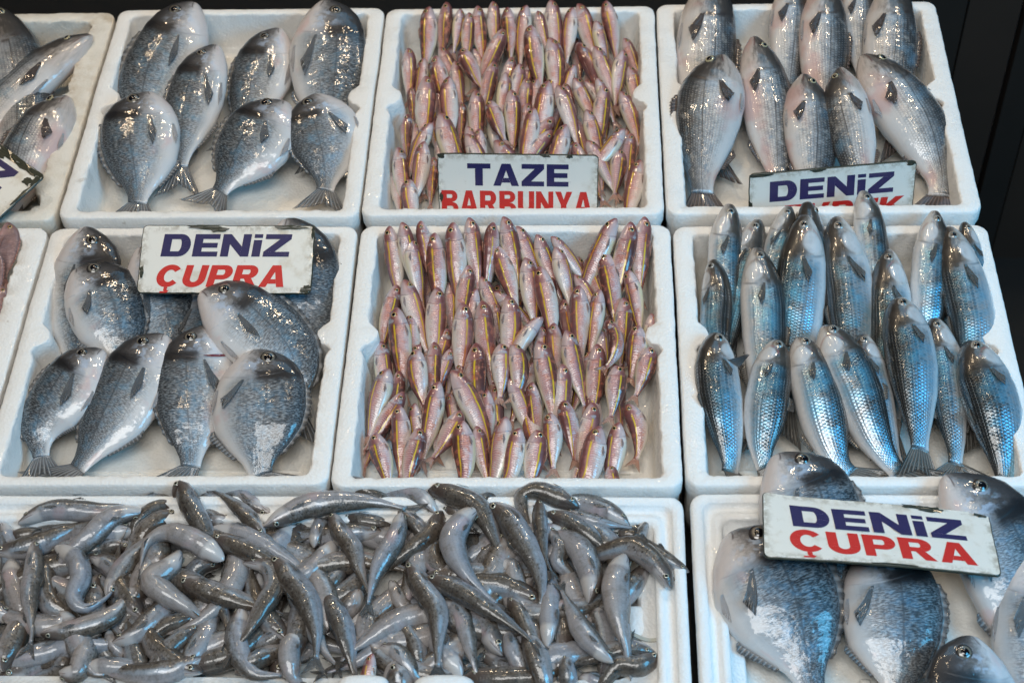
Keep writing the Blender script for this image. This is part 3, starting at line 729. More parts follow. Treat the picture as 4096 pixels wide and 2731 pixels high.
def eps_ring_box(name, x0, x1, y0, y1, ztop, profile, mat, label, rot=0.0, ear=None, crumble=0.0011, group=None, broken=0.0, nside=90, fy=1.0):
    """profile: list of (inset, z below top, corner radius, crumble weight); ear: (inset extra, centre, half length) of the lump on the side walls"""
    rings = []; nc = 7
    for inset, dz, r, cw in profile:
        P, info = rrect(x0 + inset, x1 - inset, y0 + inset * fy, y1 - inset * fy, r, nside, nc)
        z = np.full(len(P), ztop - dz)
        if ear and inset > ear[3] and inset < ear[4]:
            for i, (k, t) in enumerate(info):
                if k in 'lr':
                    tt = t if k == 'r' else 1 - t                     # 0 front .. 1 rear
                    u = (tt - ear[1]) / ear[2]
                    e = 0.0
                    if abs(u) < 1: e = ear[0] * (1 - u * u) ** 0.5 * (1.0 if u > -.55 else 0.8)
                    elif u < -1 and u > -2.2: e = -0.006 * (1 - abs(u + 1.6) / .6)
                    P[i, 0] += e * (1 if k == 'l' else -1)
                    if e > 0 and dz < 0.004: z[i] -= 0.0022 * min(1, e / 0.006)
        if broken and inset > 0.015 and inset < 0.05:
            for i, (k, t) in enumerate(info):
                if k == 'r':
                    P[i, 0] += broken * (0.5 + 0.5 * math.sin(t * 19.0)) * mnoise.noise(Vector((t * 9, 1.7, inset * 3)))
        rings.append((np.column_stack([P, z]), cw))
    V = []
    for P, cw in rings:
        for p in P:
            v = Vector(p)
            n1 = Vector(mnoise.noise_vector(v * 60.0)); n2 = Vector(mnoise.noise_vector(v * 280.0)); n3 = Vector(mnoise.noise_vector(v * 9.0))
            V.append(v + n1 * crumble * .6 * cw + n2 * crumble * 0.5 * cw + n3 * 0.0009 * min(1, cw * 2))
    n = len(rings[0][0]); F = []
    for i in range(len(rings) - 1):
        for j in range(n):
            k = (j + 1) % n
            F.append((i * n + j, i * n + k, (i + 1) * n + k, (i + 1) * n + j))
    F.append(tuple(range(n - 1, -1, -1)))
    F.append(tuple((len(rings) - 1) * n + j for j in range(n)))
    cx, cy = (x0 + x1) / 2, (y0 + y1) / 2
    if rot:
        Rm = Matrix.Rotation(math.radians(rot), 4, 'Z'); c = Vector((cx, cy, 0))
        V = [Rm @ (v - c) + c for v in V]
    o = mesh_obj(name, V, F, mat, None, True)
    tag(o, label, "fish box", group)
    return o

def deep_profile(rim=0.023, h=0.108, depth=0.060, draft=0.010):
    return [(0.006, h, .016, .2), (0.003, h - .02, .02, .3), (0.0022, .030, .016, .4), (0.0, .022, .016, .5), (0.0, .004, .016, .8), (0.001, .0010, .016, .8), (0.003, 0.0, .014, .5),
            (rim * .5, -.0003, .016, .4), (rim - .0025, 0.0, .010, .9), (rim - .0004, .0010, .009, 2.4), (rim + .0006, .004, .009, 2.4), (rim + .002, .016, .010, .7), (rim + draft * .7, depth - .012, .016, .4),
            (rim + draft, depth - .003, .016, .3), (rim + draft + .006, depth, .014, .2), (rim + .034, depth, .012, .1), (rim + .036, depth + .0025, .012, .1), (rim + .048, depth + .0025, .012, .1), (rim + .050, depth, .01, .1), (rim + .09, depth, .01, .1)]
EAR = (0.013, 0.56, 0.045, 0.018, 0.034)
ZR, ZM = 0.011, 0.0
eps_ring_box("fish_box", -0.6145, -0.2085, 0.2195, 0.669, ZR, deep_profile(), EPS, "white foam box of seven sea bream in the back row, left of the TAZE sign", ear=EAR, fy=.60, group="white foam fish boxes")
eps_ring_box("fish_box", -0.2055, 0.1970, 0.2215, 0.665, ZR, deep_profile(), EPS, "white foam box of red mullet holding the TAZE sign", ear=EAR, fy=.60, group="white foam fish boxes")
eps_ring_box("fish_box", 0.2000, 0.613, 0.2215, 0.668, ZR, deep_profile(0.025), EPS, "white foam box of sea bass in the back row beside the dark gap", ear=EAR, fy=.60, group="white foam fish boxes")
eps_ring_box("fish_box", -0.6215, -0.2080, -0.211, 0.2135, ZM, deep_profile(), EPS, "white foam box of sea bream with the shiny sign at its rear", rot=0.3, ear=EAR, fy=.60, group="white foam fish boxes")
eps_ring_box("fish_box", -0.2045, 0.2045, -0.2125, 0.2145, ZM, deep_profile(), EPS, "white foam box of red mullet in the middle of the picture", ear=EAR, fy=.60, group="white foam fish boxes")
eps_ring_box("fish_box", 0.2080, 0.6175, -0.210, 0.2105, ZM, deep_profile(0.025), EPS, "white foam box of grey mullet in the middle row", ear=EAR, fy=.60, group="white foam fish boxes")
eps_ring_box("fish_box", -1.035, -0.6215, 0.2225, 0.672, 0.004, deep_profile(0.034), EPS_STAINED, "yellow-stained foam box with a broken inner rim, rear left corner", ear=EAR, crumble=0.002, broken=0.030, fy=.6, group="white foam fish boxes")
eps_ring_box("fish_box", -1.035, -0.6275, -0.205, 0.2165, -0.003, deep_profile(0.032), EPS, "white foam box of reddish fish at the left edge, middle row", crumble=0.0017, fy=.6, group="white foam fish boxes")

def tray_profile(h=0.095):
    return [(0.010, h, .012, .2), (0.003, .03, .014, .4), (0.0, .010, .016, .5), (0.001, .002, .016, .6), (0.004, 0.0, .014, .4), (0.013, 0.0, .012, .3), (0.0145, .002, .012, .3), (0.0155, .006, .012, .3),
            (0.024, .0062, .012, .2), (0.0255, .0035, .012, .2), (0.034, .0035, .012, .2), (0.0355, .007, .012, .2), (0.0365, .016, .03, .2), (0.050, .0165, .034, .15), (0.0515, .018, .034, .15), (0.055, .040, .034, .1), (0.060, .043, .03, .1), (0.11, .043, .03, .1)]
eps_ring_box("fish_tray", -0.84, 0.2045, -0.497, -0.2165, -0.010, tray_profile(), EPS_LID, "long white foam tray heaped with slender grey fish, front row", crumble=0.0006, nside=130, group="white foam trays in the front row")
eps_ring_box("fish_tray", 0.2115, 0.80, -0.66, -0.2135, -0.008, tray_profile(), EPS_LID, "white foam tray of sea bream at the lower right corner", crumble=0.0006, nside=110, group="white foam trays in the front row")
# moulded details of the long tray: lugs on its front rim, blocks along its right side
def blob(name, c, size, mat, parent, p=3.0, n=14):
    V = []; F = []
    for i in range(n + 1):
        th = -math.pi / 2 + math.pi * i / n
        for j in range(2 * n):
            ph = math.pi * j / n
            e = 2.0 / p
            f = lambda v: math.copysign(abs(v) ** e, v)
            v = Vector((size[0] * f(math.cos(th)) * f(math.cos(ph)), size[1] * f(math.cos(th)) * f(math.sin(ph)), size[2] * f(math.sin(th))))
            V.append(Vector(c) + v + Vector(mnoise.noise_vector((Vector(c) + v) * 70)) * 0.0007)
    for i in range(n):
        for j in range(2 * n):
            k = (j + 1) % (2 * n)
            F.append((i * 2 * n + j, i * 2 * n + k, (i + 1) * 2 * n + k, (i + 1) * 2 * n + j))
    return mesh_obj(name, V, F, mat, parent, True)
tray = next(o for o in bpy.data.objects if o.name == "fish_tray")
for cxp, hw in ((1450, 0.0285), (1775, 0.0335)):
    p = at(cxp, 2728, 0.006)
    blob("lug", (p[0], p[1] - 0.006, -0.008), (hw, 0.018, 0.017), EPS_LID, tray, 3.4)
for bx, by, sx, sy in ((0.148, -0.372, 0.010, 0.020), (0.150, -0.428, 0.014, 0.012), (0.128, -0.395, 0.014, 0.016), (0.155, -0.316, 0.006, 0.028)):
    blob("moulded_block", (bx, by, -0.040), (sx, sy, 0.014), EPS_LID, tray, 6.0, 10)
tray2 = next(o for o in bpy.data.objects if o.name == "fish_tray.001")
for bx, by, sx, sy in ((0.335, -0.50, 0.007, 0.05), (0.392, -0.49, 0.007, 0.06), (0.30, -0.545, 0.030, 0.006)):
    blob("moulded_rib", (bx, by, -0.052), (sx, sy, 0.009), EPS_LID, tray2, 6.0, 10)
# raised moulding ribs on the floors of the deep boxes
for o, (xa, xb, yf, zt) in zip([o for o in bpy.data.objects if o.name.startswith("fish_box")][:6],
        ((-.575, -.25, .285, ZR), (-.165, .155, .288, ZR), (.245, .57, .288, ZR), (-.58, -.25, -.147, ZM), (-.165, .165, -.147, ZM), (.25, .575, -.147, ZM))):
    blob("floor_rib", ((xa + xb) / 2, yf, zt - 0.0605), ((xb - xa) / 2, 0.003, 0.0025), EPS, o, 5.0, 8)

# translucent strapping strip lying in the tray
CORD = Mat("clear_plastic_strap").out((0.55, 0.56, 0.50), rough=0.25, coat=0.5, trans=0.35)
sp, _ = resample([at(1400 + x / 1.68, 1850 + y / 1.68, -0.022) for x, y in ((1838, 1100), (1900, 1150), (2000, 1190), (2090, 1183), (2160, 1165))], 26)
Vs = []; Fs = []
for i, p in enumerate(sp):
    t = unit(sp[min(i + 1, 25)] - sp[max(i - 1, 0)]); nrm = np.array([-t[1], t[0], 0])
    for a, b in ((-1, 0), (1, 0), (1, 1), (-1, 1)): Vs.append(p + nrm * a * 0.0022 + np.array([0, 0, b * 0.0008]))
for i in range(25):
    for k in range(4): Fs.append((i * 4 + k, i * 4 + (k + 1) % 4, i * 4 + 4 + (k + 1) % 4, i * 4 + 4 + k))
tag(mesh_obj("plastic_strap", Vs, Fs, CORD, None, False), "thin clear plastic strap lying on the long tray's right side", "strap")

# ------------------------------------------------------------------ signs
def sign_board_mat():
    M = Mat("sign_white_laminate"); co = M.node('ShaderNodeNewGeometry').outputs['Position']
    n = M.noise(co, 26.0, 4, 0.65); n2 = M.noise(co, 90.0, 4, 0.7)
    c = M.mix(M.mul(M.step(n, 0.52, 0.74), 0.55), (0.78, 0.75, 0.68), (0.50, 0.41, 0.28))
    c = M.mix(M.mul(M.step(n2, 0.62, 0.74), 0.45), c, (0.36, 0.28, 0.18))
    _, u, v, e = M.attr("fp")
    edge = M.mul(M.step(e, 0.014, 0.001), M.step(n2, 0.42, 0.62))
    c = M.mix(M.mul(edge, 0.55), c, (0.24, 0.18, 0.10))
    return M.out(c, rough=0.4, coat=0.55, coat_rough=0.09, coat_normal=M.bump(M.noise(co, 60.0, 2), 0.0012, 0.5))
SIGN = sign_board_mat()
SIGN_EDGE = plain_mat("sign_dark_edge", (0.030, 0.036, 0.020), 0.5, coat=0.4, nscale=150, namt=0.5)
def ink(name, col):
    M = Mat(name); co = M.node('ShaderNodeNewGeometry').outputs['Position']
    n = M.noise(co, 130.0, 4, 0.7)
    c = M.mix(M.mul(M.step(n, 0.60, 0.80), 0.5), col, tuple(min(1, x * 1.6 + .05) for x in col))
    return M.out(c, rough=0.45, coat=0.5, coat_rough=0.09, coat_normal=M.bump(M.noise(co, 60.0, 2), 0.0012, 0.5))
NAVY = ink("sign_navy", (0.016, 0.014, 0.085)); RED = ink("sign_red", (0.58, 0.020, 0.016))

def arc(cx, cy, rx, ry, a0, a1, n=14):
    return [(cx + rx * math.cos(math.radians(a0 + (a1 - a0) * i / (n - 1))), cy + ry * math.sin(math.radians(a0 + (a1 - a0) * i / (n - 1)))) for i in range(n)]
def bar(x0, y0, x1, y1): return [[(x0, y0), (x1, y0), (x1, y1), (x0, y1)]]
def strip(o, i): return [[o[k], o[k + 1], i[k + 1], i[k]] for k in range(len(o) - 1)]
def bowl(x, y0, y1, xr, t=.22, tx=.30, n=13):
    m_ = (y0 + y1) / 2; h = (y1 - y0) / 2; st = x + (xr - x) * .45
    o = [(x, y1)] + arc(st, m_, xr - st, h, 90, -90, n) + [(x, y0)]
    i = [(x, y1 - t)] + arc(st * .9 + x * .1, m_, max(xr - st - tx * .55, .06), h - t, 90, -90, n) + [(x, y0 + t)]
    return strip(o, i)
GL = {
 'D': (.95, bar(0, 0, .29, 1) + bowl(.29, 0, 1, .95, .23, .52)),
 'E': (.84, bar(0, 0, .29, 1) + bar(.29, 0, .84, .22) + bar(.29, .39, .80, .61) + bar(.29, .78, .84, 1)),
 'N': (.95, bar(0, 0, .27, 1) + bar(.68, 0, .95, 1) + [[(.27, 1), (.27, .55), (.68, 0), (.68, .45)]]),
 'i': (.28, bar(0, 0, .28, .74) + bar(0, .83, .28, 1)),
 'Z': (.87, bar(0, .78, .87, 1) + bar(0, 0, .87, .22) + [[(.50, .78), (.87, .78), (.37, .22), (0, .22)]]),
 'C': (.95, strip(arc(.48, .5, .48, .52, 38, 322, 26), arc(.50, .5, .21, .28, 38, 322, 26)) + bar(.42, -.14, .56, -.02) + [[(.30, -.28), (.58, -.28), (.66, -.20), (.56, -.14), (.42, -.14), (.46, -.20), (.30, -.21)]]),
 'U': (.90, bar(0, .38, .29, 1) + bar(.61, .38, .90, 1) + strip(arc(.45, .38, .45, .40, 180, 360, 18), arc(.45, .38, .16, .16, 180, 360, 18))),
 'P': (.90, bar(0, 0, .29, 1) + bowl(.29, .34, 1, .90, .21, .50)),
 'R': (.97, bar(0, 0, .29, 1) + bowl(.29, .38, 1, .90, .20, .50) + [[(.42, .38), (.70, .40), (.97, 0), (.64, 0)]]),
 'A': (1.0, [[(0, 0), (.29, 0), (.5, .70), (.5, 1), (.33, 1)], [(1, 0), (.67, 1), (.5, 1), (.5, .70), (.71, 0)], [(.34, .15), (.66, .15), (.60, .36), (.40, .36)]]),
 'T': (.90, bar(0, .77, .90, 1) + bar(.30, 0, .60, .77)),
 'B': (.92, bar(0, 0, .29, 1) + bowl(.29, .50, 1, .88, .17, .46) + bowl(.29, 0, .50, .92, .17, .46)),
 'Y': (.94, [[(0, 1), (.32, .42), (.47, .42), (.47, .66), (.32, 1)], [(.94, 1), (.62, 1), (.47, .66), (.47, .42), (.62, .42)]] + bar(.32, 0, .62, .42)),
 'L': (.78, bar(0, 0, .29, 1) + bar(.29, 0, .78, .23)),
 'V': (.96, [[(0, 1), (.33, 0), (.48, 0), (.48, .33), (.30, 1)], [(.96, 1), (.66, 1), (.48, .33), (.48, 0), (.63, 0)]]),
 'K': (.96, bar(0, 0, .29, 1) + [[(.29, .30), (.48, .50), (.96, 1), (.60, 1), (.29, .66)], [(.40, .44), (.64, 0), (.98, 0), (.62, .62)]]),
}
def make_sign(pTL, pTR, zTL, zTR, tilt, lines, label, chips=(), hw=0.42, curl=0.0):
    A = at(*pTL, zTL); B = at(*pTR, zTR)
    W = float(np.linalg.norm(B - A)); H = W * hw
    X = unit(B - A); Zv = np.array([0, 0, 1.0])
    hor = unit(np.cross(Zv, X)); upv = np.cross(X, hor)
    Y = hor * math.cos(math.radians(tilt)) + upv * math.sin(math.radians(tilt))     # from the foot of the board to its top
    Nn = np.cross(X, Y)
    O = A - Y * H                                                   # lower left corner
    def put(u, v, off):                                             # u, v in 0..1; board bows slightly
        return O + X * (u * W) + Y * (v * H) + Nn * (off + curl * W * (math.sin(u * math.pi) * .4 + (1 - u) ** 6 * .9 * v))
    c = O + X * W / 2 + Y * H / 2
    root = empty("price_sign", Vector(c)); tag(root, label, "sign", "fish name signs")
    # board: rounded rectangle, front, edge and back
    P, _ = rrect(0, W, 0, H, 0.007, 26, 5)
    wob = [1 + 0.0 * k for k in range(len(P))]
    def ring(inset, off):
        Q, _ = rrect(inset, W - inset, inset, H - inset, max(.007 - inset, .0015), 26, 5)
        out = []
        for q in Q:
            nz = mnoise.noise(Vector((q[0] * 90, q[1] * 90, c[0] * 10)))
            q = q + nz * 0.0007
            out.append(put(q[0] / W, q[1] / H, off))
        return out
    n = len(P)
    R0 = ring(.0012, .0015); e = [.0012] * n
    rows = [R0]; es = [0.0]
    for ins in (.004, .009, .018, .030, .042):
        if ins < H / 2 - .003: rows.append(ring(ins, .0015)); es.append(ins)
    V = [p for r in rows for p in r]; FPv = [(0, 0, ee) for ee in es for _ in range(n)]; F = []
    for i in range(len(rows) - 1):
        for j in range(n):
            k = (j + 1) % n; F.append((i * n + j, i * n + k, (i + 1) * n + k, (i + 1) * n + j))
    F.append(tuple((len(rows) - 1) * n + j for j in range(n)))
    mesh_obj("board_face", V, F, SIGN, root, True, {"fp": FPv})
    E = [R0, ring(0.0, .0008), ring(0.0, -.0012), ring(.001, -.0018)]
    V = [p for r in E for p in r]; F = []
    for i in range(3):
        for j in range(n):
            k = (j + 1) % n; F.append((i * n + k, i * n + j, (i + 1) * n + j, (i + 1) * n + k))
    F.append(tuple(range(4 * n - 1, 3 * n - 1, -1)))
    mesh_obj("board_edge", V, F, SIGN_EDGE, root, True)
    for text, u0, u1, v0, v1, mat, shear in lines:
        gap = .10; tot = sum(GL[ch][0] for ch in text) + gap * (len(text) - 1); x = 0.0
        for ch in text:
            gw, polys = GL[ch]; V = []; F = []
            for kk, poly in enumerate(polys):
                b0 = len(V)
                for gx, gy in poly:
                    uu = u0 + (x + gx) / tot * (u1 - u0) + shear * (gy - .5) * (v1 - v0) * hw
                    V.append(put(uu, v0 + gy * (v1 - v0), .0018 + (kk % 3) * .00003))
                F.append(tuple(range(b0, len(V))))
            mesh_obj("letter", V, F, mat, root, False)
            x += gw + gap
    # flaked edge where the dark backing shows
    for cu, cv, ru, rv in chips:
        V = [put(cu, cv, .0022)]; k0 = 16
        for k in range(k0):
            a = 2 * math.pi * k / k0; q = .65 + .6 * random.random()
            V.append(put(min(1.0, max(0.0, cu + ru * q * math.cos(a))), min(1.0, max(0.0, cv + rv * q * math.sin(a))), .0020 + .0004 * (k % 2)))
        mesh_obj("flaked_patch", V, [(0, 1 + k, 1 + (k + 1) % k0) for k in range(k0)], SIGN_EDGE, root, False)
    return root
make_sign((574, 902), (1262, 903), .060, .060, 22, [("DENiZ", .125, .865, .535, .865, NAVY, .10), ("CUPRA", .11, .855, .095, .41, RED, .22)],
          "white DENiZ ÇUPRA sign with a lamp glare, standing in the left bream box", ((.36, .97, .12, .045), (.44, .93, .06, .04), (.86, .965, .10, .035), (.99, .9, .010, .10), (.97, .06, .03, .06), (.02, .32, .014, .09)))
make_sign((1749, 612), (2395, 620), .045, .043, 68, [("TAZE", .185, .815, .50, .85, NAVY, 0), ("BARBUNYA", .02, .965, .045, .42, RED, 0)],
          "white TAZE BARBUNYA sign standing among red mullet in the back box", ((.02, .97, .025, .05), (.02, .3, .012, .08), (.67, .985, .03, .03), (.82, .98, .02, .04)))
make_sign((2996, 697), (3667, 640), .038, .047, 80, [("DENiZ", .125, .87, .50, .85, NAVY, 0), ("LEVREK", .08, .93, .06, .42, RED, .15)],
          "white DENiZ LEVREK sign leaning in the sea bass box", ((.06, .98, .08, .03), (.42, .985, .05, .03), (.97, .97, .03, .04), (.01, .4, .012, .14)))
make_sign((3046, 1986), (3954, 2056), .026, .022, -16, [("DENiZ", .125, .875, .50, .83, NAVY, -.10), ("CUPRA", .115, .90, .12, .45, RED, -.10)],
          "white DENiZ ÇUPRA sign lying on bream in the lower right tray", ((.68, .985, .06, .05), (.75, .95, .06, .05), (.96, .95, .03, .05), (.55, .0, .1, .03)), curl=0.03)
make_sign((182 - 525, 706 - 367), (182, 706), .060, .034, 10, [("DENiZ", .125, .875, .50, .85, NAVY, 0), ("LEVREK", .09, .91, .06, .42, RED, .1)],
          "white sign with a mossy flaking edge at the left margin of the stained box", ((.90, .95, .09, .05), (.76, .96, .09, .07), (.985, .88, .015, .12), (.68, .90, .07, .06), (.99, .6, .01, .2), (.95, .82, .03, .06)))

# ------------------------------------------------------------------ fish lists (pixels of enlarged views of the photograph: origin and zoom per list)
def tf(view):
    ox, oy, k = view
    return lambda x, y: (ox + x / k, oy + y / k)

def lay(view, e, zh, zmin, slope, kind, ymin=None, rear=None, xlim=None):
    """spine and depth of a fish seen with its snout at e[0:2], its body running through e[2:4], e[4] pixels deep"""
    g = tf(view); hx, hy, ex, ey, wpx, side = e[:6]
    roll = e[6] if len(e) > 6 else 0.0; bend = e[7] if len(e) > 7 else 0.0
    dz = e[8] if len(e) > 8 else 0.0; full = e[9] if len(e) > 9 else 0
    zh = zh + dz
    H = at(*g(hx, hy), zh); depth = wpx / view[2] / scale_at(H) * {'bream': 1.06, 'bass': 1.13, 'grey': 1.10}.get(kind, 1.0)
    if rear is not None:                                           # heads that reach over the rear rim lie on it
        z0 = zh
        for yl, zl in rear:
            if H[1] > yl - .006 and zh < zl + depth * KIND[kind]['wid'][4] * .9:
                zh = zl + depth * KIND[kind]['wid'][4] * .9; H = at(*g(hx, hy), zh)
        slope = slope + min(.35, (zh - z0) / .11)
    E_ = at(*g(ex, ey), zh)
    for _ in range(4):
        ze = max(zh - slope * np.linalg.norm((E_ - H)[:2]), zmin)
        E_ = at(*g(ex, ey), ze)
    d = unit(E_ - H); Lw = depth / KIND[kind]['ratio']
    L = np.linalg.norm(E_ - H) if full else max(Lw, np.linalg.norm(E_ - H) * 1.04)
    if full: depth = min(depth, L * KIND[kind]['ratio'] * 1.5)
    Tp = H + d * L
    Tp[2] = max(Tp[2], zmin)
    if abs(bend) < .001: bend = RNG.uniform(-.025, .025)
    side_v = np.cross(unit(H - Tp), np.array([0, 0, 1.0]))          # to the right of the heading
    pts = []
    for t in (0, .25, .5, .75, 1.0):
        p = H * (1 - t) + Tp * t + side_v * bend * L * 4 * t * (1 - t)
        p[2] = max(H[2] + (ze - H[2]) * (t * L / max(np.linalg.norm(E_ - H), 1e-6)), zmin)
        if ymin is not None and p[1] < ymin:                        # the hidden tail end folds sideways along the front wall
            ex_ = ymin - p[1]; p[1] = ymin + .002; p[0] += min(ex_, .045) * (.6 if side == 'R' else -.6)
        if xlim is not None and t > .6 and not full: p[0] = min(max(p[0], xlim[0]), xlim[1])
        pts.append(p)
    return pts, depth, side, roll

ORD = ["first", "second", "third", "fourth", "fifth", "sixth", "seventh", "eighth", "ninth", "tenth", "eleventh", "twelfth", "thirteenth", "fourteenth", "fifteenth", "sixteenth", "seventeenth", "eighteenth", "nineteenth", "twentieth",
       "21st", "22nd", "23rd", "24th", "25th", "26th", "27th", "28th", "29th", "30th"]

# ---- sea bream
V_R0 = (0, 0, 1.568)
BREAM_R0 = [
 ((1222, 18, 905, 640, 440, 'L', 0, 0, .012), "large sea bream with dark back, top left of the rear bream box"),
 ((1362, 283, 1112, 1252, 345, 'L', 0, -.04, .006, 1), "sea bream squeezed in the centre of the rear bream box, its dark tail showing"),
 ((1752, 180, 1600, 640, 350, 'L', 0, 0, -.010), "short-looking pale sea bream at the centre rear of the rear bream box"),
 ((2040, 3, 2050, 640, 450, 'R', 0, .0, .012), "big sea bream with blue head in the top right corner of the rear bream box"),
 ((935, 578, 905, 1330, 470, 'L', 0, -.02, .004), "pale sea bream at the front left of the rear bream box"),
 ((1790, 640, 1262, 1345, 460, 'L', 0, .02, .006, 1), "sea bream lying diagonally with its tail fin on the rear box's front rim"),
 ((1972, 598, 2010, 1350, 430, 'L', 0, .08, .006, 1), "dark-backed sea bream at the front right of the rear bream box"),
]
V_M0 = (0, 800, 1.307)
BREAM_M0 = [
 ((455, 138, 420, 760, 350, 'R', 0, -.02, .004), "white-bellied sea bream at the left rear, behind another bream's head"),
 ((738, 240, 900, 740, 320, 'R', 0, 0, -.026), "sea bream mostly hidden under the left DENiZ ÇUPRA sign"),
 ((1500, 92, 1500, 690, 400, 'R', 0, .05, -.014), "dark sea bream behind the right end of the left DENiZ ÇUPRA sign"),
 ((1075, 420, 1010, 740, 290, 'R', 0, 0, -.024), "pale sea bream wedged below the middle of the left DENiZ ÇUPRA sign"),
 ((398, 362, 690, 1030, 430, 'R', 0, .06, .008, 1), "blue-cheeked sea bream left of the sign, head toward the rear left"),
 ((1050, 478, 1620, 1080, 400, 'R', 0, .06, .026), "long sea bream whose head overlaps the lower edge of the left sign"),
 ((538, 782, 120, 1480, 335, 'L', 0, -.06, .002), "pale narrow sea bream in the front left corner of its box"),
 ((862, 698, 290, 1490, 390, 'L', 0, .05, .004), "sea bream with pinkish snout, second from the left in the front row"),
 ((1072, 658, 985, 1480, 385, 'L', 0, 0, .004), "sea bream with a red gill slit open, third in the front row", ('gill',)),
 ((1345, 782, 1400, 1480, 470, 'R', 0, 0, .008), "round blue-black sea bream in the front right corner of its box"),
]
V_F2 = (2650, 1750, 1.598)
BREAM_F2 = [
 ((738, 98, 1080, 1345, 590, 'R', 0, .06, -.004, 1), "sea bream with its head on the rear rim and black tail below the sign"),
 ((1805, 238, 2140, 1350, 600, 'R', 0, .12, .002), "sea bream looking over the rear rim at the right end of the sign"),
 ((430, 600, 1020, 1900, 700, 'R', 0, .06, .004, 1), "bright blue sea bream at the left of the lower right tray"),
 ((1310, 720, 1500, 1930, 700, 'R', 0, .05, .000, 1), "plump sea bream with blue flank right below the flat sign"),
 ((2350, 700, 2380, 1700, 520, 'R', 0, 0, .006), "white-bellied sea bream cut by the right edge of the picture"),
 ((1960, 1262, 2040, 2050, 600, 'L', 10, 0, .022), "dark-headed sea bream at the bottom right corner"),
]
zfR, zfM = ZR - .060, ZM - .060
def bream_set(view, lst, zhead, zmin, group, ymin, rear, xlim):
    for it in lst:
        e, lab = it[0], it[1]
        sp_, dep, sd, rl = lay(view, e, zhead, zmin, .26, 'bream', ymin, rear, xlim)
        make_fish("sea_bream", 'bream', sp_, dep, sd, rl + 6 + RNG.uniform(-4, 4), lab, "fish", group, extras=it[2] if len(it) > 2 else ())
bream_set(V_R0, BREAM_R0, zfR + .064, zfR + .020, "sea bream in the rear left box", .246, ((.645, ZR),), (-.555, -.26))
bream_set(V_M0, BREAM_M0, zfM + .062, zfM + .021, "sea bream in the middle left box", -.187, ((.19, ZM), (.216, ZR)), (-.56, -.265))
bream_set(V_F2, BREAM_F2, -.002, -.032, "sea bream in the lower right tray", -.62, ((-.235, -.008), (-.2125, ZM)), (.26, .72))

# ---- sea bass
V_R2 = (2600, 0, 1.572)
BASS = [
 ((395, -150, 400, 520, 340, 'R', 0, -.03, .014), "sea bass with reddened belly at the rear left of its box"),
 ((905, -140, 885, 560, 235, 'R', 0, -.02, .008), "sea bass second from the left in the rear row of its box"),
 ((1310, -150, 1335, 400, 190, 'R', 0, 0, .000), "sea bass half hidden in the rear row, only its flank showing"),
 ((1105, -125, 1140, 560, 285, 'R', 0, -.03, .016), "sea bass with bright blue flank in the middle of the rear row"),
 ((1535, -120, 1560, 650, 290, 'R', 0, -.03, .010), "golden-grey sea bass along the right wall of its box"),
 ((648, 232, 770, 1060, 285, 'R', 0, .02, .004), "sea bass with glinting flank, just right of the dark-backed one"),
 ((455, 348, 420, 1400, 385, 'L', 0, -.05, .010), "big dark-backed sea bass in the front left of its box"),
 ((965, 465, 985, 1090, 290, 'R', 0, 0, .004), "sea bass behind the left half of the DENiZ LEVREK sign"),
 ((1330, 352, 1640, 1180, 390, 'R', 0, .10, .004), "broad sea bass behind the right half of the DENiZ LEVREK sign"),
 ((1195, 425, 1330, 1080, 270, 'L', -8, 0, .016), "pink-bellied sea bass with a staring round eye above the sign"),
]
for e, lab in BASS:
    sp_, dep, sd, rl = lay(V_R2, e, zfR + .066, zfR + .026, .24, 'bass', .246, ((.645, ZR),), (.255, .555))
    make_fish("sea_bass", 'bass', sp_, dep, sd, rl + RNG.uniform(-4, 4), lab, "fish", "sea bass in the rear right box")
V_L = (0, 0, 1.65)
for e, lab in [((-70, 40, -40, 700, 400, 'R', 10, .08, .004), "dark sea bass cut off by the left margin, stained box"),
               ((612, 238, -90, 900, 335, 'L', 4, -.06, .010), "silver sea bass lying diagonally with its head at the stained rim"),
               ((460, 640, 170, 1460, 390, 'L', 0, -.08, .008), "blue-grey sea bass partly under the mossy sign at the left")]:
    sp_, dep, sd, rl = lay(V_L, e, -.056 + .058, -.056 + .026, .2, 'bass', .246)
    make_fish("sea_bass", 'bass', sp_, dep, sd, rl, lab, "fish", "sea bass in the stained box")
V_L2 = (0, 500, 1.96)
for e, lab in [((62, 762, 30, 1300, 185, 'R', 0, 0, .010), "pinkish fish with a big golden eye at the left edge, middle row"),
               ((-75, 960, -60, 1500, 190, 'R', 20, 0, .012), "reddish-brown fish back cut off by the left margin"),
               ((8, 1262, 0, 1700, 150, 'R', 0, 0, .002), "small reddish fish with only its head in view, left edge")]:
    sp_, dep, sd, rl = lay(V_L2, e, -.063 + .056, -.063 + .014, .25, 'pink', -.16)
    make_fish("pink_bream", 'pink', sp_, dep, sd, rl, lab, "fish", "reddish fish in the left middle box")

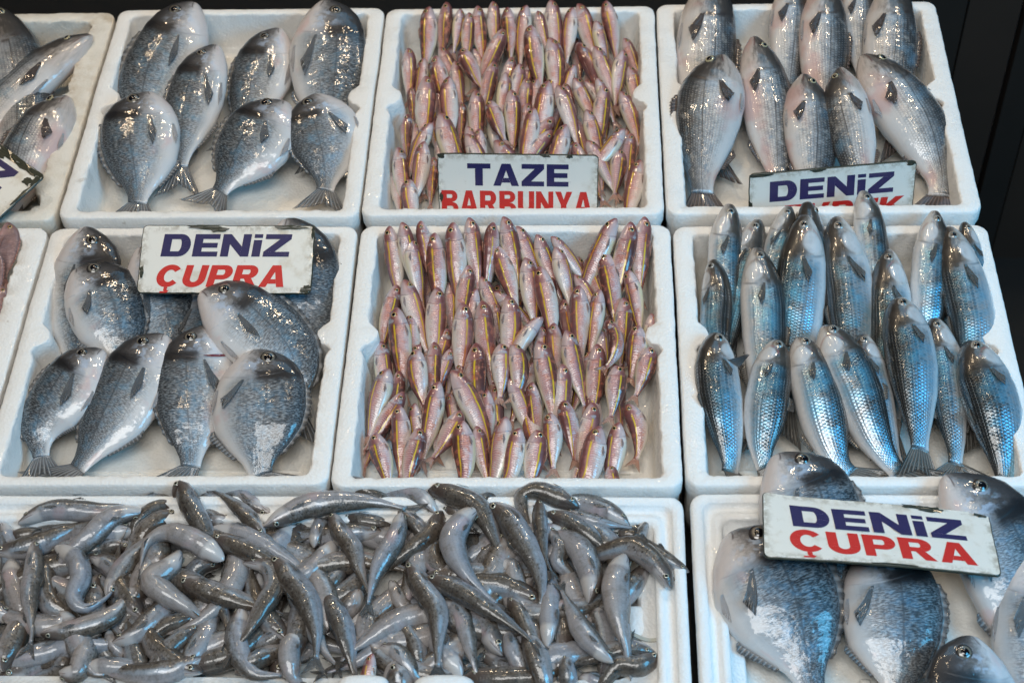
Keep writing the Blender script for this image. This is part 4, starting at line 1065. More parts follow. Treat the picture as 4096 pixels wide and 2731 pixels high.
# ---- grey mullet
V_M2 = (2650, 750, 1.2545)
GREY = [
 ((1513, 172, 1560, 480, 110, 'L', 10, 0, -.004), "grey mullet in the rear right corner, nearly hidden by its neighbour"),
 ((1330, 330, 1425, 780, 130, 'R', 0, 0, -.022), "grey mullet deep under the two right rear ones, pale flank showing"),
 ((637, 93, 560, 440, 135, 'R', 0, 0, .006), "grey mullet in the rear row, head between two larger heads"),
 ((722, 72, 810, 700, 160, 'L', 50, 0, .004), "dark-backed grey mullet whose snout overlaps the sea bass sign's rim"),
 ((335, 82, 345, 560, 165, 'R', 0, 0, .008), "grey mullet at the rear left whose head leans on the rim"),
 ((482, 158, 385, 580, 165, 'R', 0, 0, .000), "grey mullet with a bloody red gill cover, rear left"),
 ((1003, 18, 1060, 520, 155, 'R', 0, .02, .016), "grey mullet reaching furthest back, its snout against the DENiZ LEVREK sign"),
 ((1362, 117, 1300, 720, 170, 'R', 0, .02, .010), "slim grey mullet with a row of glints, rear right"),
 ((1428, 198, 1560, 850, 215, 'L', 0, .02, .012), "long grey mullet at the right end of the rear row"),
 ((258, 362, 230, 900, 155, 'R', 35, .03, .004), "grey mullet along the left wall, dark back turned up"),
 ((1130, 312, 1130, 860, 205, 'L', 0, 0, .004), "blunt-headed grey mullet in the middle of the box"),
 ((716, 138, 630, 850, 215, 'L', 0, .02, .014), "vivid blue grey mullet left of centre in the rear row"),
 ((868, 148, 950, 900, 220, 'L', 0, .02, .012), "broad grey mullet at the centre of the rear row"),
 ((468, 303, 440, 1080, 195, 'R', 6, .05, .014), "grey mullet with a silver streak, left of the vivid blue one"),
 ((263, 733, 450, 1510, 215, 'L', 18, -.05, .004), "grey mullet in the front left corner with a fin standing up"),
 ((580, 768, 545, 1350, 205, 'R', 0, -.04, .004), "grey mullet second from the left in the front row"),
 ((682, 752, 880, 1500, 220, 'R', 0, .02, .006), "pale striped grey mullet third from the left in the front row"),
 ((808, 692, 1095, 1500, 230, 'R', 0, .04, .012), "long pale grey mullet fourth in the front row, head highest"),
 ((1000, 738, 1245, 1480, 175, 'L', 0, -.04, .000), "narrow dark grey mullet in the front row beside the greenish one"),
 ((1362, 657, 1455, 1480, 175, 'L', 0, .03, .000), "slim pale grey mullet right of the greenish one"),
 ((1178, 556, 1300, 1500, 235, 'L', 8, .03, .022, 1), "greenish grey mullet lying on top with its whole tail fin spread"),
 ((1540, 773, 1630, 1500, 255, 'L', 0, .07, .008), "fat grey mullet in the front right corner of its box"),
]
for k, (e, lab) in enumerate(GREY):
    sp_, dep, sd, rl = lay(V_M2, e, zfM + .064, zfM + .022, .22, 'grey', -.186, ((.19, ZM), (.216, ZR)), (.262, .560))
    r_, f_ = make_fish("grey_mullet", 'grey', sp_, dep, sd, rl + 12 + RNG.uniform(-3, 3), lab, "fish", "grey mullet in the middle right box")
    if "standing up" in lab:                                   # raised pectoral fin
        C_, T_, D_, N_ = f_.frame(np.array([.27])); P0 = f_.surf(np.array([.27]), np.array([math.radians(-20)]), 0)[0]
        tip = at(2650 + 432 / 1.2545, 750 + 838 / 1.2545, P0[2] + .03)
        ax = tip - P0; wv = unit(np.cross(ax, N_[0])); G = np.zeros((6, 6, 3))
        for i, a in enumerate(np.linspace(0, 1, 6)):
            for j, b in enumerate(np.linspace(-.5, .5, 6)):
                G[i, j] = P0 + ax * a + wv * b * .017 * (1 - .85 * a)
        f_.sheet("raised_pectoral_fin", G, r_)

# ---- red mullet
V_M1 = (1300, 800, 1.307)
B = -.014                      # lies lower, half covered
RED_M1 = [
 [(338, 135, 375, 440, 95, 'L'), (400, 115, 450, 400, 82, 'R', 0, 0, -.004), (500, 108, 530, 300, 78, 'L', 15, 0, -.006), (440, 195, 508, 520, 92, 'R', -25, 0, .008), (575, 170, 592, 490, 102, 'L', 5, 0, .008),
  (672, 115, 692, 430, 105, 'L'), (750, 90, 785, 390, 92, 'R', 0, 0, .004), (880, 115, 848, 440, 86, 'L', 45, 0, .0), (930, 85, 988, 390, 95, 'R', 0, .02), (895, 235, 978, 510, 92, 'L', 5, 0, .010),
  (1000, 135, 1108, 370, 86, 'R', 0, 0, .002), (1105, 178, 1170, 340, 86, 'R', 0, 0, -.006), (1180, 190, 1325, 385, 75, 'R', 0, 0, -.004), (1200, 245, 1268, 515, 88, 'R', -22, 0, .010),
  (1525, 95, 1408, 340, 108, 'L', 0, 0, .0), (1600, 112, 1545, 390, 105, 'R'), (1670, 85, 1652, 430, 98, 'R')],
 [(375, 440, 340, 600, 88, 'R', 0, 0, -.006), (410, 415, 502, 700, 100, 'R', -5), (650, 430, 655, 640, 75, 'R', 0, 0, B), (585, 455, 572, 750, 106, 'R', 0, 0, .003), (750, 340, 728, 560, 90, 'R', 0, 0, .003),
  (810, 400, 885, 560, 80, 'R', 0, 0, -.006), (795, 462, 755, 620, 80, 'L', 0, 0, -.006), (880, 480, 1050, 630, 76, 'R', 0, 0, -.008), (950, 500, 915, 730, 104, 'R', 5, .10, .006), (820, 525, 855, 790, 110, 'R', 25, 0, .008),
  (715, 535, 695, 830, 106, 'R', 0, .03, .010), (1045, 300, 1085, 590, 96, 'R', 0, 0, .006), (1125, 345, 1165, 640, 106, 'L', 0, .03, .010), (1165, 345, 1200, 560, 66, 'R', 10, 0, -.006), (1300, 390, 1390, 540, 72, 'R', 15, 0, -.006),
  (1360, 310, 1425, 480, 82, 'R', 35, 0, -.006), (1330, 445, 1338, 740, 102, 'L', 10, 0, .006), (1440, 465, 1395, 740, 88, 'L', 0, 0, .002), (1250, 520, 1285, 700, 82, 'L', 35, 0, -.008), (1460, 260, 1502, 570, 106, 'L', 0, .02, .006),
  (1560, 510, 1550, 740, 90, 'R', 5, 0, -.004), (1590, 365, 1635, 640, 86, 'L', -25, 0, .004), (885, 540, 900, 660, 60, 'R', 10, 0, -.010), (1705, 590, 1705, 780, 78, 'R', -15, 0, -.004)],
 [(285, 735, 310, 920, 90, 'R', 5, 0, -.004), (375, 560, 395, 880, 112, 'L', 0, .02, .008), (450, 590, 455, 800, 74, 'L', 20, 0, -.010), (640, 670, 600, 800, 76, 'R', 10, 0, -.012), (570, 740, 575, 970, 86, 'R', 5, 0, -.002),
  (660, 775, 615, 900, 76, 'R', 0, 0, -.006), (490, 780, 552, 1130, 108, 'L', -5, -.08, .010, 1), (500, 755, 470, 840, 76, 'L', 15, 0, -.012), (790, 745, 795, 1100, 116, 'R', 30, 0, .006), (915, 750, 908, 1095, 102, 'R', 0, .03, .006, 1),
  (975, 755, 962, 1085, 106, 'R', -5, .13, .008, 1), (1110, 735, 1165, 1090, 112, 'R', 0, .04, .010), (1140, 612, 1055, 830, 92, 'L', -30, -.14, .006), (1135, 660, 1130, 760, 66, 'R', 0, 0, -.012), (1200, 640, 1215, 880, 86, 'L', 20, 0, -.006),
  (1260, 680, 1345, 1000, 100, 'R', 0, 0, .008), (1472, 628, 1425, 915, 92, 'L', 48, .24, .016, 1), (1420, 750, 1388, 1060, 100, 'R', 5, .03, .002), (1640, 655, 1582, 985, 100, 'L', 0, .03, .008, 1), (1700, 768, 1600, 1075, 95, 'R', 0, .03, .010, 1),
  (1240, 855, 1215, 1110, 98, 'R', 5, .03, .002), (1520, 865, 1475, 1190, 104, 'R', 0, .05, .008, 1), (425, 835, 395, 920, 62, 'R', 10, 0, -.012)],
 [(338, 880, 212, 1312, 106, 'L', -8, -.02, .008, 1), (385, 890, 365, 1030, 82, 'R', 20, 0, -.008), (410, 1000, 245, 1240, 86, 'R', 0, .03, .004), (660, 890, 790, 1190, 116, 'R', 0, .04, .012), (690, 850, 730, 970, 66, 'R', 35, 0, -.010),
  (600, 945, 535, 1240, 102, 'L', 0, 0, .004), (960, 930, 1060, 1190, 92, 'R', 0, 0, -.006), (1085, 950, 1115, 1190, 86, 'L', 5, 0, -.006), (850, 990, 850, 1230, 86, 'L', 10, 0, -.006), (470, 1060, 485, 1210, 78, 'L', -15, 0, -.008),
  (655, 1010, 670, 1110, 66, 'L', 5, 0, -.012), (390, 1070, 392, 1410, 96, 'L', 5, 0, .006), (705, 1100, 520, 1395, 106, 'R', 0, .06, .006, 1), (720, 1150, 722, 1470, 112, 'L', 0, .02, .008), (1250, 1045, 1312, 1425, 98, 'L', 28, .02, .008, 1),
  (1400, 1055, 1335, 1300, 100, 'R', 0, 0, .002), (1180, 1110, 1190, 1465, 100, 'L', -5, .02, .006, 1), (1580, 1065, 1602, 1412, 100, 'L', 5, .15, .0, 1)],
 [(265, 1215, 325, 1470, 102, 'L', 0, 0, .006), (495, 1190, 425, 1475, 106, 'R', 5, 0, .010), (790, 1180, 858, 1470, 82, 'R', 5, 0, .0), (950, 1130, 885, 1480, 112, 'L', -22, 0, .010), (1020, 1190, 965, 1480, 100, 'L', 0, 0, .012),
  (1110, 1200, 1068, 1480, 112, 'R', 0, .02, .010), (1440, 1180, 1360, 1490, 122, 'L', 15, 0, .010), (1540, 1160, 1490, 1420, 96, 'L', 0, .02, .002), (1490, 1385, 1505, 1490, 76, 'R', 20, 0, -.004)],
]
V_R1 = (1400, 0, 1.68)
RED_R1 = [
 [(535, 45, 500, 420, 112, 'L'), (650, 15, 618, 330, 102, 'R', 30), (740, 60, 690, 390, 78, 'R', -30), (800, 85, 788, 350, 88, 'R', 0, 0, -.006), (855, 40, 895, 390, 98, 'R'), (960, 10, 978, 260, 92, 'R', 5, 0, -.002), (1060, 50, 1072, 390, 92, 'L', 10, 0, -.004),
  (1190, 35, 1150, 410, 104, 'L', -5), (1260, 75, 1290, 190, 80, 'R', 20, 0, -.008), (1345, 0, 1372, 280, 112, 'R', 0, 0, .004), (1500, 50, 1458, 410, 98, 'L', -5), (1530, 25, 1625, 320, 112, 'R', 15), (1720, 5, 1785, 410, 104, 'L', 5, .02),
  (1650, 140, 1745, 480, 88, 'R', -30, 0, .002)],
 [(390, 325, 388, 590, 97, 'R', 5), (500, 390, 478, 520, 92, 'L', 5, 0, -.004), (600, 318, 650, 420, 95, 'R', 15, 0, -.006), (580, 375, 625, 590, 112, 'L', 5, 0, .004), (755, 328, 925, 655, 112, 'L', 10, -.03, .012, 1), (830, 328, 858, 400, 62, 'R', 0, 0, -.012),
  (1030, 195, 885, 490, 112, 'R', 0, .03, .008), (970, 415, 925, 650, 102, 'R', 0, 0, .004), (705, 410, 755, 690, 92, 'R', 5, 0, -.006), (1085, 385, 1050, 530, 92, 'R', 10, 0, -.004), (1140, 428, 1105, 610, 94, 'R', -15, 0, -.002), (1215, 170, 1275, 530, 120, 'L', 5, 0, .012),
  (1340, 255, 1345, 540, 128, 'R', 0, .06, .004), (1530, 288, 1635, 520, 122, 'L', 45, 0, .0), (1440, 425, 1380, 570, 92, 'L', 10, 0, -.006), (1512, 435, 1465, 570, 78, 'L', 0, 0, -.008), (1215, 425, 1190, 550, 74, 'R', 10, 0, -.010), (1640, 312, 1750, 610, 112, 'R', 5, 0, .006),
  (1835, 335, 1800, 620, 102, 'R', -20, 0, .006), (1840, 258, 1925, 495, 88, 'R', 10, 0, -.006)],
 [(510, 512, 488, 800, 130, 'R', 0, .02, .008), (670, 515, 688, 805, 115, 'L', 0, -.02, .010), (412, 590, 425, 810, 66, 'L', 25, 0, -.008), (600, 590, 612, 770, 76, 'R', 15, 0, -.010), (840, 608, 845, 890, 116, 'R', 0, 0, .004), (750, 690, 742, 890, 72, 'R', 20, 0, -.010),
  (1045, 485, 1010, 780, 94, 'R', -32, 0, .006), (1185, 525, 1165, 710, 102, 'R', 10, 0, -.002), (1260, 530, 1228, 650, 92, 'L', 5, 0, -.006), (1335, 545, 1280, 850, 130, 'L', 0, 0, .008), (1390, 575, 1520, 970, 112, 'R', 0, .02, .012), (1440, 560, 1505, 750, 70, 'R', 25, 0, -.004),
  (1500, 525, 1610, 780, 102, 'R', 0, .03, .004), (1575, 545, 1650, 650, 82, 'R', 5, 0, -.010), (1655, 525, 1795, 870, 78, 'R', -28, 0, .004), (1705, 575, 1668, 980, 116, 'R', 0, 0, .010), (1815, 615, 1908, 910, 102, 'R', 0, .03, .002), (1870, 445, 1918, 725, 92, 'R', 5, .03, -.004)],
 [(385, 768, 388, 1070, 84, 'R', 40, 0, -.002), (440, 830, 425, 1010, 74, 'R', 0, 0, -.010), (555, 825, 425, 1140, 102, 'L', -10, -.04, .006), (600, 760, 690, 1040, 142, 'R', -5, 0, .008), (522, 760, 545, 850, 70, 'R', 15, 0, -.010), (590, 930, 615, 1030, 85, 'R', 0, 0, -.010),
  (790, 850, 805, 920, 95, 'R', 5, 0, -.008), (778, 900, 845, 1060, 112, 'R', 5, 0, .002), (870, 865, 890, 1050, 90, 'L', 5, 0, .0), (940, 678, 1065, 1000, 122, 'L', 5, -.02, .010, 1), (1080, 605, 1085, 970, 112, 'R', 0, .02, .008), (1195, 695, 1180, 790, 92, 'R', 10, 0, -.006),
  (1240, 725, 1170, 1050, 116, 'L', 0, .02, .010), (1365, 785, 1250, 950, 122, 'R', 5, 0, .0), (1355, 875, 1230, 1050, 112, 'R', -20, 0, .0), (1455, 835, 1395, 1060, 116, 'L', 0, 0, .006), (1585, 738, 1650, 990, 104, 'R', -8, .02, .004), (970, 945, 1040, 1060, 132, 'R', 10, 0, -.002),
  (1590, 945, 1650, 1055, 104, 'R', 5, 0, .004), (1512, 955, 1548, 1055, 88, 'L', 15, 0, -.004), (1848, 865, 1668, 1062, 102, 'L', 0, .04, .012), (1885, 895, 1870, 1160, 102, 'R', 5, 0, -.002)],
 [(320, 990, 358, 1290, 112, 'R', 0, 0, .0), (500, 950, 435, 1260, 112, 'L', 0, .04, .010), (562, 1055, 538, 1400, 84, 'R', 15, 0, -.004), (400, 1205, 425, 1410, 114, 'L', 0, 0, .006), (1690, 1055, 1695, 1300, 60, 'R', 5, 0, -.006), (1805, 1005, 1768, 1372, 102, 'R', 0, .02, .0, 1), (1955, 1075, 1865, 1400, 122, 'L', 0, .02, .004)],
]
ROWN = ["rear", "second", "third", "fourth", "front"]
def red_set(view, rows, zf, boxname, group, ymin, rear):
    ytop, ybot = rows[0][0][1], rows[-1][-1][1]
    for ri, row in enumerate(rows):
        order = sorted(range(len(row)), key=lambda i: row[i][0])
        for rank, i in enumerate(order):
            e = row[i]
            q = min(1.0, max(0.0, (e[1] - 60) / 1200.0))
            zh = zf + .055 - .017 * q
            sp_, dep, sd, rl = lay(view, (*e[:4], e[4] * 1.08, *e[5:]), zh, zf + .009, .30, 'red', ymin, rear)
            roll = e[6] if len(e) > 6 else 0; bend = e[7] if len(e) > 7 else 0
            look = "dark-backed " if roll > 25 else ("pale-bellied " if roll <= -15 else ("curved " if abs(bend) > .09 else ""))
            lab = "%sred mullet, %s from left in the %s row of the %s" % (look, ORD[rank], ROWN[ri], boxname)
            make_fish("red_mullet", 'red', sp_, dep, sd, rl + RNG.uniform(-5, 5), lab, "fish", group)
red_set(V_R1, RED_R1, zfR, "TAZE sign box", "red mullet in the rear centre box", .244, ((.642, ZR),))
red_set(V_M1, RED_M1, zfM, "centre box", "red mullet in the middle centre box", -.190, ((.19, ZM), (.216, ZR)))

for (x0, x1, y0, y1, zf, where, num) in ((-.165, .155, .30, .60, zfR, "box with the TAZE sign", 34), (-.165, .150, -.12, .15, zfM, "centre box", 34)):
    for i in range(num):
        cx_ = x0 + (x1 - x0) * ((i * .618) % 1.0); cy_ = y0 + (y1 - y0) * (i + .5) / num; L = RNG.uniform(.10, .118); a = RNG.uniform(-.3, .3)
        d = np.array([math.sin(a), math.cos(a), .12]); c0 = np.array([cx_, cy_, zf + .016])
        make_fish("red_mullet", 'red', [c0 + d * L * .5, c0 + d * L * .15, c0 - d * L * .2, c0 - d * L * .5 + np.array([0, 0, .004])], L * .21, 'L' if i % 2 else 'R', RNG.uniform(-20, 30),
                  "red mullet buried under the others in the %s, seen through gaps" % where, "fish", "buried red mullet, " + where, fins='few')

# ---- heap of slender grey fish: polylines head .. tail, width, side, roll, layer
VA = (0, 1850, 1.568); VB = (1400, 1850, 1.68)
HEAP = [
 (VA, [(110, 385), (330, 300), (700, 295), (1075, 165)], 118, 'R', 10, 2.6), (VA, [(-40, 560), (200, 525), (450, 420), (720, 320)], 125, 'R', 40, 2.4), (VA, [(1085, 215), (1140, 160), (1205, 290), (1325, 480)], 125, 'L', 45, 3.2),
 (VA, [(915, 300), (720, 350), (560, 480), (440, 570), (380, 640)], 128, 'R', -50, 2.8), (VA, [(1130, 250), (960, 285), (850, 380), (825, 490)], 85, 'R', 60, 2.4), (VA, [(1140, 320), (1010, 360), (905, 440), (860, 570)], 125, 'R', 30, 2.0),
 (VA, [(1408, 615), (1240, 500), (1070, 440), (930, 495), (880, 650), (858, 790)], 140, 'L', -70, 3.2), (VA, [(1125, 545), (1070, 650), (960, 745), (1050, 830), (1190, 920)], 142, 'R', -65, 3.0), (VA, [(345, 525), (470, 600), (510, 720), (465, 850), (530, 915), (660, 850), (805, 700)], 122, 'R', -55, 2.8),
 (VA, [(222, 480), (212, 680), (180, 850), (200, 1080), (150, 1245)], 108, 'R', 5, 3.0), (VA, [(85, 590), (75, 740), (130, 930)], 138, 'L', -45, 1.8), (VA, [(325, 570), (290, 700), (310, 870), (420, 960)], 125, 'R', 40, 2.0), (VA, [(560, 590), (700, 645), (800, 750), (845, 890)], 108, 'R', 10, 2.0),
 (VA, [(250, 1075), (480, 1045), (690, 970), (795, 840), (790, 780)], 128, 'L', -20, 2.6), (VA, [(700, 1135), (850, 1075), (970, 960), (1070, 870)], 130, 'R', 15, 2.2), (VA, [(875, 770), (850, 900), (770, 1020)], 125, 'R', 0, 1.6), (VA, [(1118, 735), (1300, 805), (1560, 880), (1880, 985)], 138, 'L', 10, 2.6),
 (VA, [(1315, 475), (1500, 535), (1700, 620), (1880, 720)], 122, 'L', 40, 3.0), (VA, [(1320, 415), (1560, 455), (1800, 590), (2055, 800)], 112, 'R', -35, 2.6), (VA, [(1525, 630), (1680, 650), (1725, 770), (1640, 920), (1530, 1090), (1350, 1310)], 130, 'R', 20, 3.0),
 (VA, [(1695, 595), (1800, 700), (1930, 880), (1985, 1100), (1970, 1350)], 148, 'L', 25, 3.2), (VA, [(2010, 820), (2110, 950), (2180, 1130), (2225, 1320)], 132, 'L', 35, 2.4), (VA, [(2078, 310), (2130, 430), (2215, 540), (2255, 660), (2318, 825)], 112, 'L', 5, 3.0),
 (VA, [(1645, 405), (1900, 285), (2200, 245), (2420, 260), (2680, 330)], 128, 'L', -35, 3.4), (VA, [(1665, 475), (1560, 345), (1420, 220), (1283, 148)], 98, 'R', 30, 3.0), (VA, [(1720, 335), (1570, 260), (1410, 205)], 120, 'R', -10, 2.2), (VA, [(1400, 330), (1340, 230), (1230, 185)], 100, 'R', -20, 2.0),
 (VA, [(2060, 300), (2000, 170), (1930, 140)], 105, 'R', -30, 2.0), (VA, [(2133, 100), (2250, 150), (2420, 250)], 110, 'L', 45, 2.6), (VA, [(1462, 350), (1370, 355), (1270, 330)], 85, 'L', 10, 2.2), (VA, [(1968, 535), (1995, 430), (2065, 330)], 92, 'L', -40, 2.4), (VA, [(1935, 375), (1850, 470), (1820, 620)], 140, 'R', 45, 1.8),
 (VA, [(1395, 640), (1260, 650), (1165, 755)], 120, 'R', 0, 1.8), (VA, [(1470, 590), (1460, 700), (1490, 820)], 132, 'R', 50, 1.6), (VA, [(1130, 1350), (1240, 1150), (1355, 910)], 130, 'R', -20, 2.0), (VA, [(1260, 955), (1050, 1015), (940, 1110), (905, 1250)], 110, 'R', 40, 2.0),
 (VA, [(1260, 1025), (1120, 1115), (1000, 1230), (920, 1350)], 112, 'R', 30, 2.2), (VA, [(1870, 1000), (1785, 1060), (1765, 1220)], 95, 'R', 30, 1.8), (VA, [(1905, 1075), (1830, 1130), (1815, 1230), (1850, 1360)], 130, 'R', -60, 2.4), (VA, [(530, 1130), (200, 1205), (-60, 1255)], 130, 'L', -15, 1.8),
 (VA, [(175, 1040), (80, 1065), (-60, 1085)], 110, 'L', 40, 1.6), (VA, [(1715, 965), (1735, 1090), (1560, 1180)], 112, 'R', 0, 1.8), (VA, [(1470, 1330), (1600, 1245), (1760, 1180)], 112, 'L', 10, 2.0), (VA, [(512, 1290), (700, 1275), (900, 1295)], 118, 'R', -40, 2.0), (VA, [(2260, 770), (2210, 880), (2140, 970)], 148, 'L', 10, 1.6),
 (VA, [(2190, 640), (2080, 745), (1985, 840)], 108, 'R', 10, 2.0), (VA, [(2120, 790), (2020, 660), (1940, 555)], 70, 'R', 10, 2.0), (VA, [(2335, 880), (2290, 1010), (2305, 1220)], 98, 'R', 0, 2.0), (VA, [(25, 370), (40, 480), (60, 620)], 120, 'L', -20, 2.0), (VA, [(-40, 330), (60, 350), (140, 400)], 80, 'R', 50, 1.6),
 (VA, [(340, 275), (500, 255), (660, 290)], 90, 'L', 45, 1.8), (VA, [(795, 270), (930, 250), (1080, 230)], 100, 'L', 20, 2.0), (VA, [(20, 490), (150, 455), (290, 450)], 95, 'L', 50, 2.0), (VA, [(840, 525), (700, 525), (560, 570)], 104, 'R', 10, 1.8), (VA, [(640, 690), (590, 780), (560, 880)], 110, 'R', -10, 1.0),
 (VA, [(20, 900), (60, 960), (180, 990)], 110, 'L', -20, 1.4), (VA, [(420, 1180), (400, 1260), (330, 1330)], 110, 'R', 20, 1.4), (VA, [(560, 1080), (640, 1160), (700, 1250)], 130, 'R', 40, 1.2), (VA, [(680, 1040), (700, 1140), (790, 1230)], 70, 'L', -50, 1.8),
 (VB, [(595, 345), (510, 260), (390, 200), (240, 235)], 112, 'R', -55, 2.6), (VB, [(520, 170), (700, 225), (850, 290), (935, 430), (1035, 660)], 148, 'L', 40, 3.2), (VB, [(780, 145), (850, 230), (900, 330)], 80, 'L', 40, 1.8), (VB, [(860, 295), (745, 400), (690, 530), (745, 690), (890, 860), (1095, 1025)], 158, 'R', -55, 3.6),
 (VB, [(915, 285), (1045, 360), (1135, 490), (1240, 650), (1290, 850), (1255, 1090)], 165, 'L', 12, 3.2), (VB, [(980, 195), (890, 265), (840, 340)], 90, 'R', 50, 2.4), (VB, [(1265, 245), (1280, 450), (1315, 640), (1395, 805)], 90, 'L', 45, 3.4), (VB, [(1545, 300), (1400, 240), (1250, 190), (1150, 235), (1190, 400), (1245, 550)], 128, 'R', 35, 3.0),
 (VB, [(1885, 430), (1700, 320), (1480, 290)], 140, 'L', 5, 2.4), (VB, [(1440, 335), (1650, 395), (1965, 445)], 84, 'R', -10, 2.8), (VB, [(2160, 850), (2075, 700), (1900, 570), (1730, 600)], 148, 'L', 30, 3.2), (VB, [(1310, 345), (1480, 395), (1620, 490), (1740, 610)], 130, 'L', 30, 2.6),
 (VB, [(2278, 735), (2130, 650), (2000, 560), (1910, 480)], 96, 'L', 45, 2.6), (VB, [(1860, 620), (1950, 490), (2035, 325)], 72, 'R', 20, 2.6), (VB, [(1600, 945), (1625, 780), (1575, 620), (1505, 530), (1425, 490)], 165, 'L', -15, 3.0), (VB, [(1840, 610), (1790, 800), (1800, 1000), (1850, 1220)], 165, 'R', -50, 3.4),
 (VB, [(1985, 680), (1905, 820), (1760, 950), (1600, 1010)], 128, 'L', 35, 2.0), (VB, [(1335, 435), (1415, 560), (1400, 660), (1475, 750)], 100, 'R', 15, 2.6), (VB, [(1770, 1345), (1655, 1240), (1560, 1120), (1470, 950), (1388, 785)], 130, 'L', -10, 3.2), (VB, [(382, 662), (470, 820), (580, 1000), (592, 1200), (588, 1420)], 150, 'L', 8, 3.2),
 (VB, [(485, 775), (700, 850), (900, 965), (1100, 1095), (1325, 1285)], 135, 'L', 35, 3.6), (VB, [(600, 920), (740, 1010), (790, 1150), (830, 1340), (865, 1440)], 118, 'R', 0, 2.6), (VB, [(340, 330), (310, 500), (185, 720), (135, 900), (122, 1060)], 130, 'R', -25, 3.2), (VB, [(620, 320), (540, 480), (400, 590), (215, 740)], 118, 'R', 40, 2.8),
 (VB, [(700, 805), (560, 660), (565, 560), (650, 380)], 118, 'L', 30, 2.4), (VB, [(950, 730), (1080, 690), (1130, 800), (1195, 1010)], 112, 'R', -40, 2.4), (VB, [(1325, 1240), (1340, 1080), (1365, 820)], 130, 'L', -55, 2.6), (VB, [(1060, 905), (1130, 1000), (1200, 1140), (1290, 1300)], 100, 'L', 30, 2.8),
 (VB, [(1425, 1320), (1450, 1150), (1440, 980)], 140, 'L', 45, 2.0), (VB, [(2055, 1280), (1860, 1245), (1620, 1310), (1450, 1360)], 118, 'R', 15, 2.2), (VB, [(2090, 1295), (1950, 1365), (1790, 1370), (1680, 1480)], 140, 'R', 40, 2.0), (VB, [(1040, 1110), (1100, 1250), (1200, 1450)], 108, 'R', -10, 2.2),
 (VB, [(1170, 1140), (1250, 1300), (1325, 1500)], 140, 'L', 25, 2.6), (VB, [(265, 790), (330, 900), (420, 1060)], 90, 'R', -30, 2.2), (VB, [(105, 950), (140, 1140), (110, 1340)], 110, 'R', 0, 2.0), (VB, [(195, 1240), (320, 1275), (445, 1440)], 112, 'R', 5, 2.4), (VB, [(310, 1080), (420, 1200), (505, 1420)], 130, 'L', 30, 2.0),
 (VB, [(300, 1345), (310, 1420), (330, 1500)], 140, 'R', 0, 2.2), (VB, [(205, 1150), (290, 1190), (370, 1290)], 150, 'R', -10, 1.8), (VB, [(1015, 505), (930, 620), (840, 710)], 132, 'L', 0, 1.8), (VB, [(1240, 765), (1170, 850), (1010, 910)], 132, 'R', -10, 1.8), (VB, [(-30, 520), (90, 510), (210, 545)], 92, 'R', -10, 1.8),
 (VB, [(-70, 380), (120, 400), (310, 430)], 104, 'L', 40, 2.2), (VB, [(320, 330), (430, 400), (525, 530)], 92, 'L', 20, 2.6), (VB, [(610, 295), (720, 340), (790, 410)], 112, 'L', 0, 2.2), (VB, [(845, 470), (865, 560), (830, 640)], 112, 'R', 10, 1.4), (VB, [(1450, 1305), (1460, 1400), (1480, 1500)], 112, 'L', 5, 2.2), (VB, [(1350, 1290), (1345, 1400), (1360, 1500)], 96, 'L', -40, 1.8),
 (VB, [(1530, 1445), (1650, 1460), (1800, 1500)], 110, 'R', -20, 1.4), (VB, [(430, 710), (520, 645), (620, 640)], 112, 'L', 0, 1.6), (VB, [(640, 590), (665, 680), (700, 780)], 78, 'R', -40, 1.8), (VB, [(900, 870), (1000, 800), (1060, 740)], 110, 'R', 20, 1.4), (VB, [(1740, 1250), (1770, 1150), (1830, 1080)], 90, 'R', 40, 1.4),
 (VB, [(680, 1260), (660, 1160), (620, 1060)], 100, 'R', 0, 1.2), (VB, [(870, 1080), (960, 1220), (1040, 1290)], 110, 'R', -10, 1.2), (VB, [(870, 1280), (960, 1340), (1080, 1400)], 130, 'L', 10, 1.0), (VB, [(1780, 500), (1900, 480), (2020, 520)], 90, 'L', 30, 1.8),
]
def band_of(py):
    return "back edge" if py < 2080 else ("upper part" if py < 2260 else ("middle" if py < 2450 else "front part"))
heap_info = []
for (view, pts, wpx, side, roll, layer) in HEAP:
    g = tf(view); z = -.050 + .0155 * layer
    px = [g(*p) for p in pts]; n = len(px)
    sp_ = []
    for i, p in enumerate(px):
        tq = i / (n - 1)
        droop = -.006 * (abs(2 * tq - 1) ** 2) - (.006 * tq)
        sp_.append(at(p[0], p[1], max(z + droop, -.040)))
    depth = wpx / view[2] / scale_at(sp_[0]) * 1.12
    C, L = resample(sp_, 40); Lw = depth / KIND['slender']['ratio'] * .92
    if L < Lw * .9:
        d = unit(sp_[-1] - sp_[-2]); ext = (Lw - L)
        e1 = sp_[-1] + d * ext * .5 + np.array([0, 0, -.16 * ext]); e2 = sp_[-1] + d * ext + np.array([0, 0, -.34 * ext])
        e1[2] = max(e1[2], -.043); e2[2] = max(e2[2], -.045)
        for e_ in (e1, e2):
            e_[0] = min(e_[0], .165); e_[1] = min(max(e_[1], -.445), -.245)
        sp_ += [e1, e2]
    elif L > Lw * 1.25:
        depth *= 1.04
    cx_, cy_ = np.mean([p[0] for p in px]), np.mean([p[1] for p in px])
    heap_info.append([sp_, depth, side, roll, layer, cx_, cy_, px, L / (np.linalg.norm(np.array(sp_[0]) - np.array(sp_[n - 1])) + 1e-6)])
cnt = {}
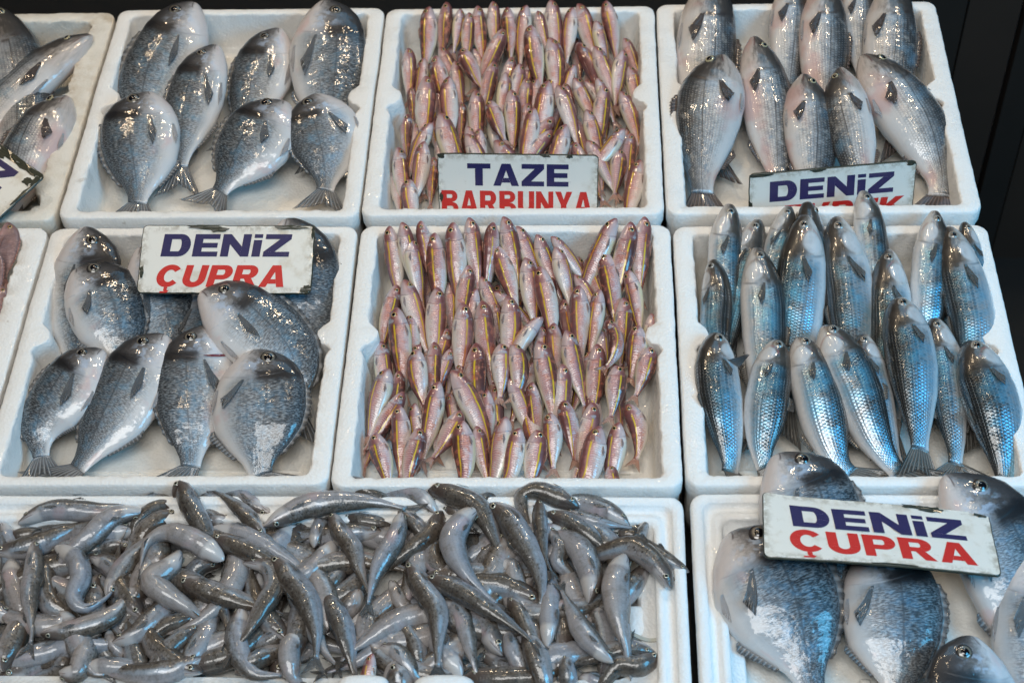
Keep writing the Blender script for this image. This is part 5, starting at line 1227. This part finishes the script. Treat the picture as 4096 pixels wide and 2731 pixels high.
for rec in sorted(heap_info, key=lambda r: r[5]):
    sp_, depth, side, roll, layer, cx_, cy_, px, curv = rec
    look = ("pale " if roll < -30 else ("brown-backed " if roll >= 30 else "silvery "))
    shape = "curled " if curv > 1.22 else ("bent " if curv > 1.06 else "")
    dx, dy = px[0][0] - px[-1][0], px[0][1] - px[-1][1]
    head = ("right" if dx > 0 else "left") if abs(dx) > abs(dy) else ("front" if dy > 0 else "rear")
    key = (look, shape, band_of(cy_)); cnt[key] = cnt.get(key, 0) + 1
    lab = "%s %s%sslender fish from left, head to %s, heap's %s" % (ORD[cnt[key] - 1], shape, look, head, band_of(cy_))
    make_fish("slender_fish", 'slender', sp_, depth, side, roll + RNG.uniform(-6, 6), lab, "fish", "slender grey fish heaped in the long tray", both_eyes=True)
# fish deeper in the heap, seen only in the gaps
for i in range(125):
    px_ = RNG.uniform(-40, 2480); py_ = RNG.uniform(2020, 2680)
    if px_ > 2250 and py_ < 2200: continue
    c0 = at(px_, py_, -.036 + .008 * (i % 3)); a = RNG.uniform(0, 2 * math.pi); L = RNG.uniform(.13, .17); d = np.array([math.cos(a), math.sin(a), 0]); nn = np.array([-d[1], d[0], 0]); k = RNG.uniform(-.25, .25)
    pts = [c0 + d * L * t + nn * L * k * (1 - 4 * t * t) for t in (-.5, -.2, .15, .5)]
    for p in pts:
        p[0] = min(p[0], .150); p[1] = min(max(p[1], -.445), -.262)
    make_fish("slender_fish", 'slender', pts, L * .19, 'L' if i % 3 else 'R', RNG.uniform(-60, 60), "slender grey fish buried low in the heap, seen only through gaps", "fish", "buried fish of the heap", fins='few')
# two stray reddish heads poking out by the tray's front rim
for (hx, hy, ex, ey, wpx), lab in (((1492, 2612, 1470, 2735, 62), "small red-eyed pinkish fish head beside the left lug of the front rim"), ((1583, 2652, 1592, 2760, 105), "grey fish head with open mouth between the two lugs of the front rim")):
    sp_, dep, sd, rl = lay((0, 0, 1.0), (hx, hy, ex, ey, wpx, 'L', 5), -.004, -.040, .35, 'red', -.47)
    make_fish("stray_fish", 'red' if 'red-eyed' in lab else 'slender', sp_, dep, sd, rl, lab, "fish", None)
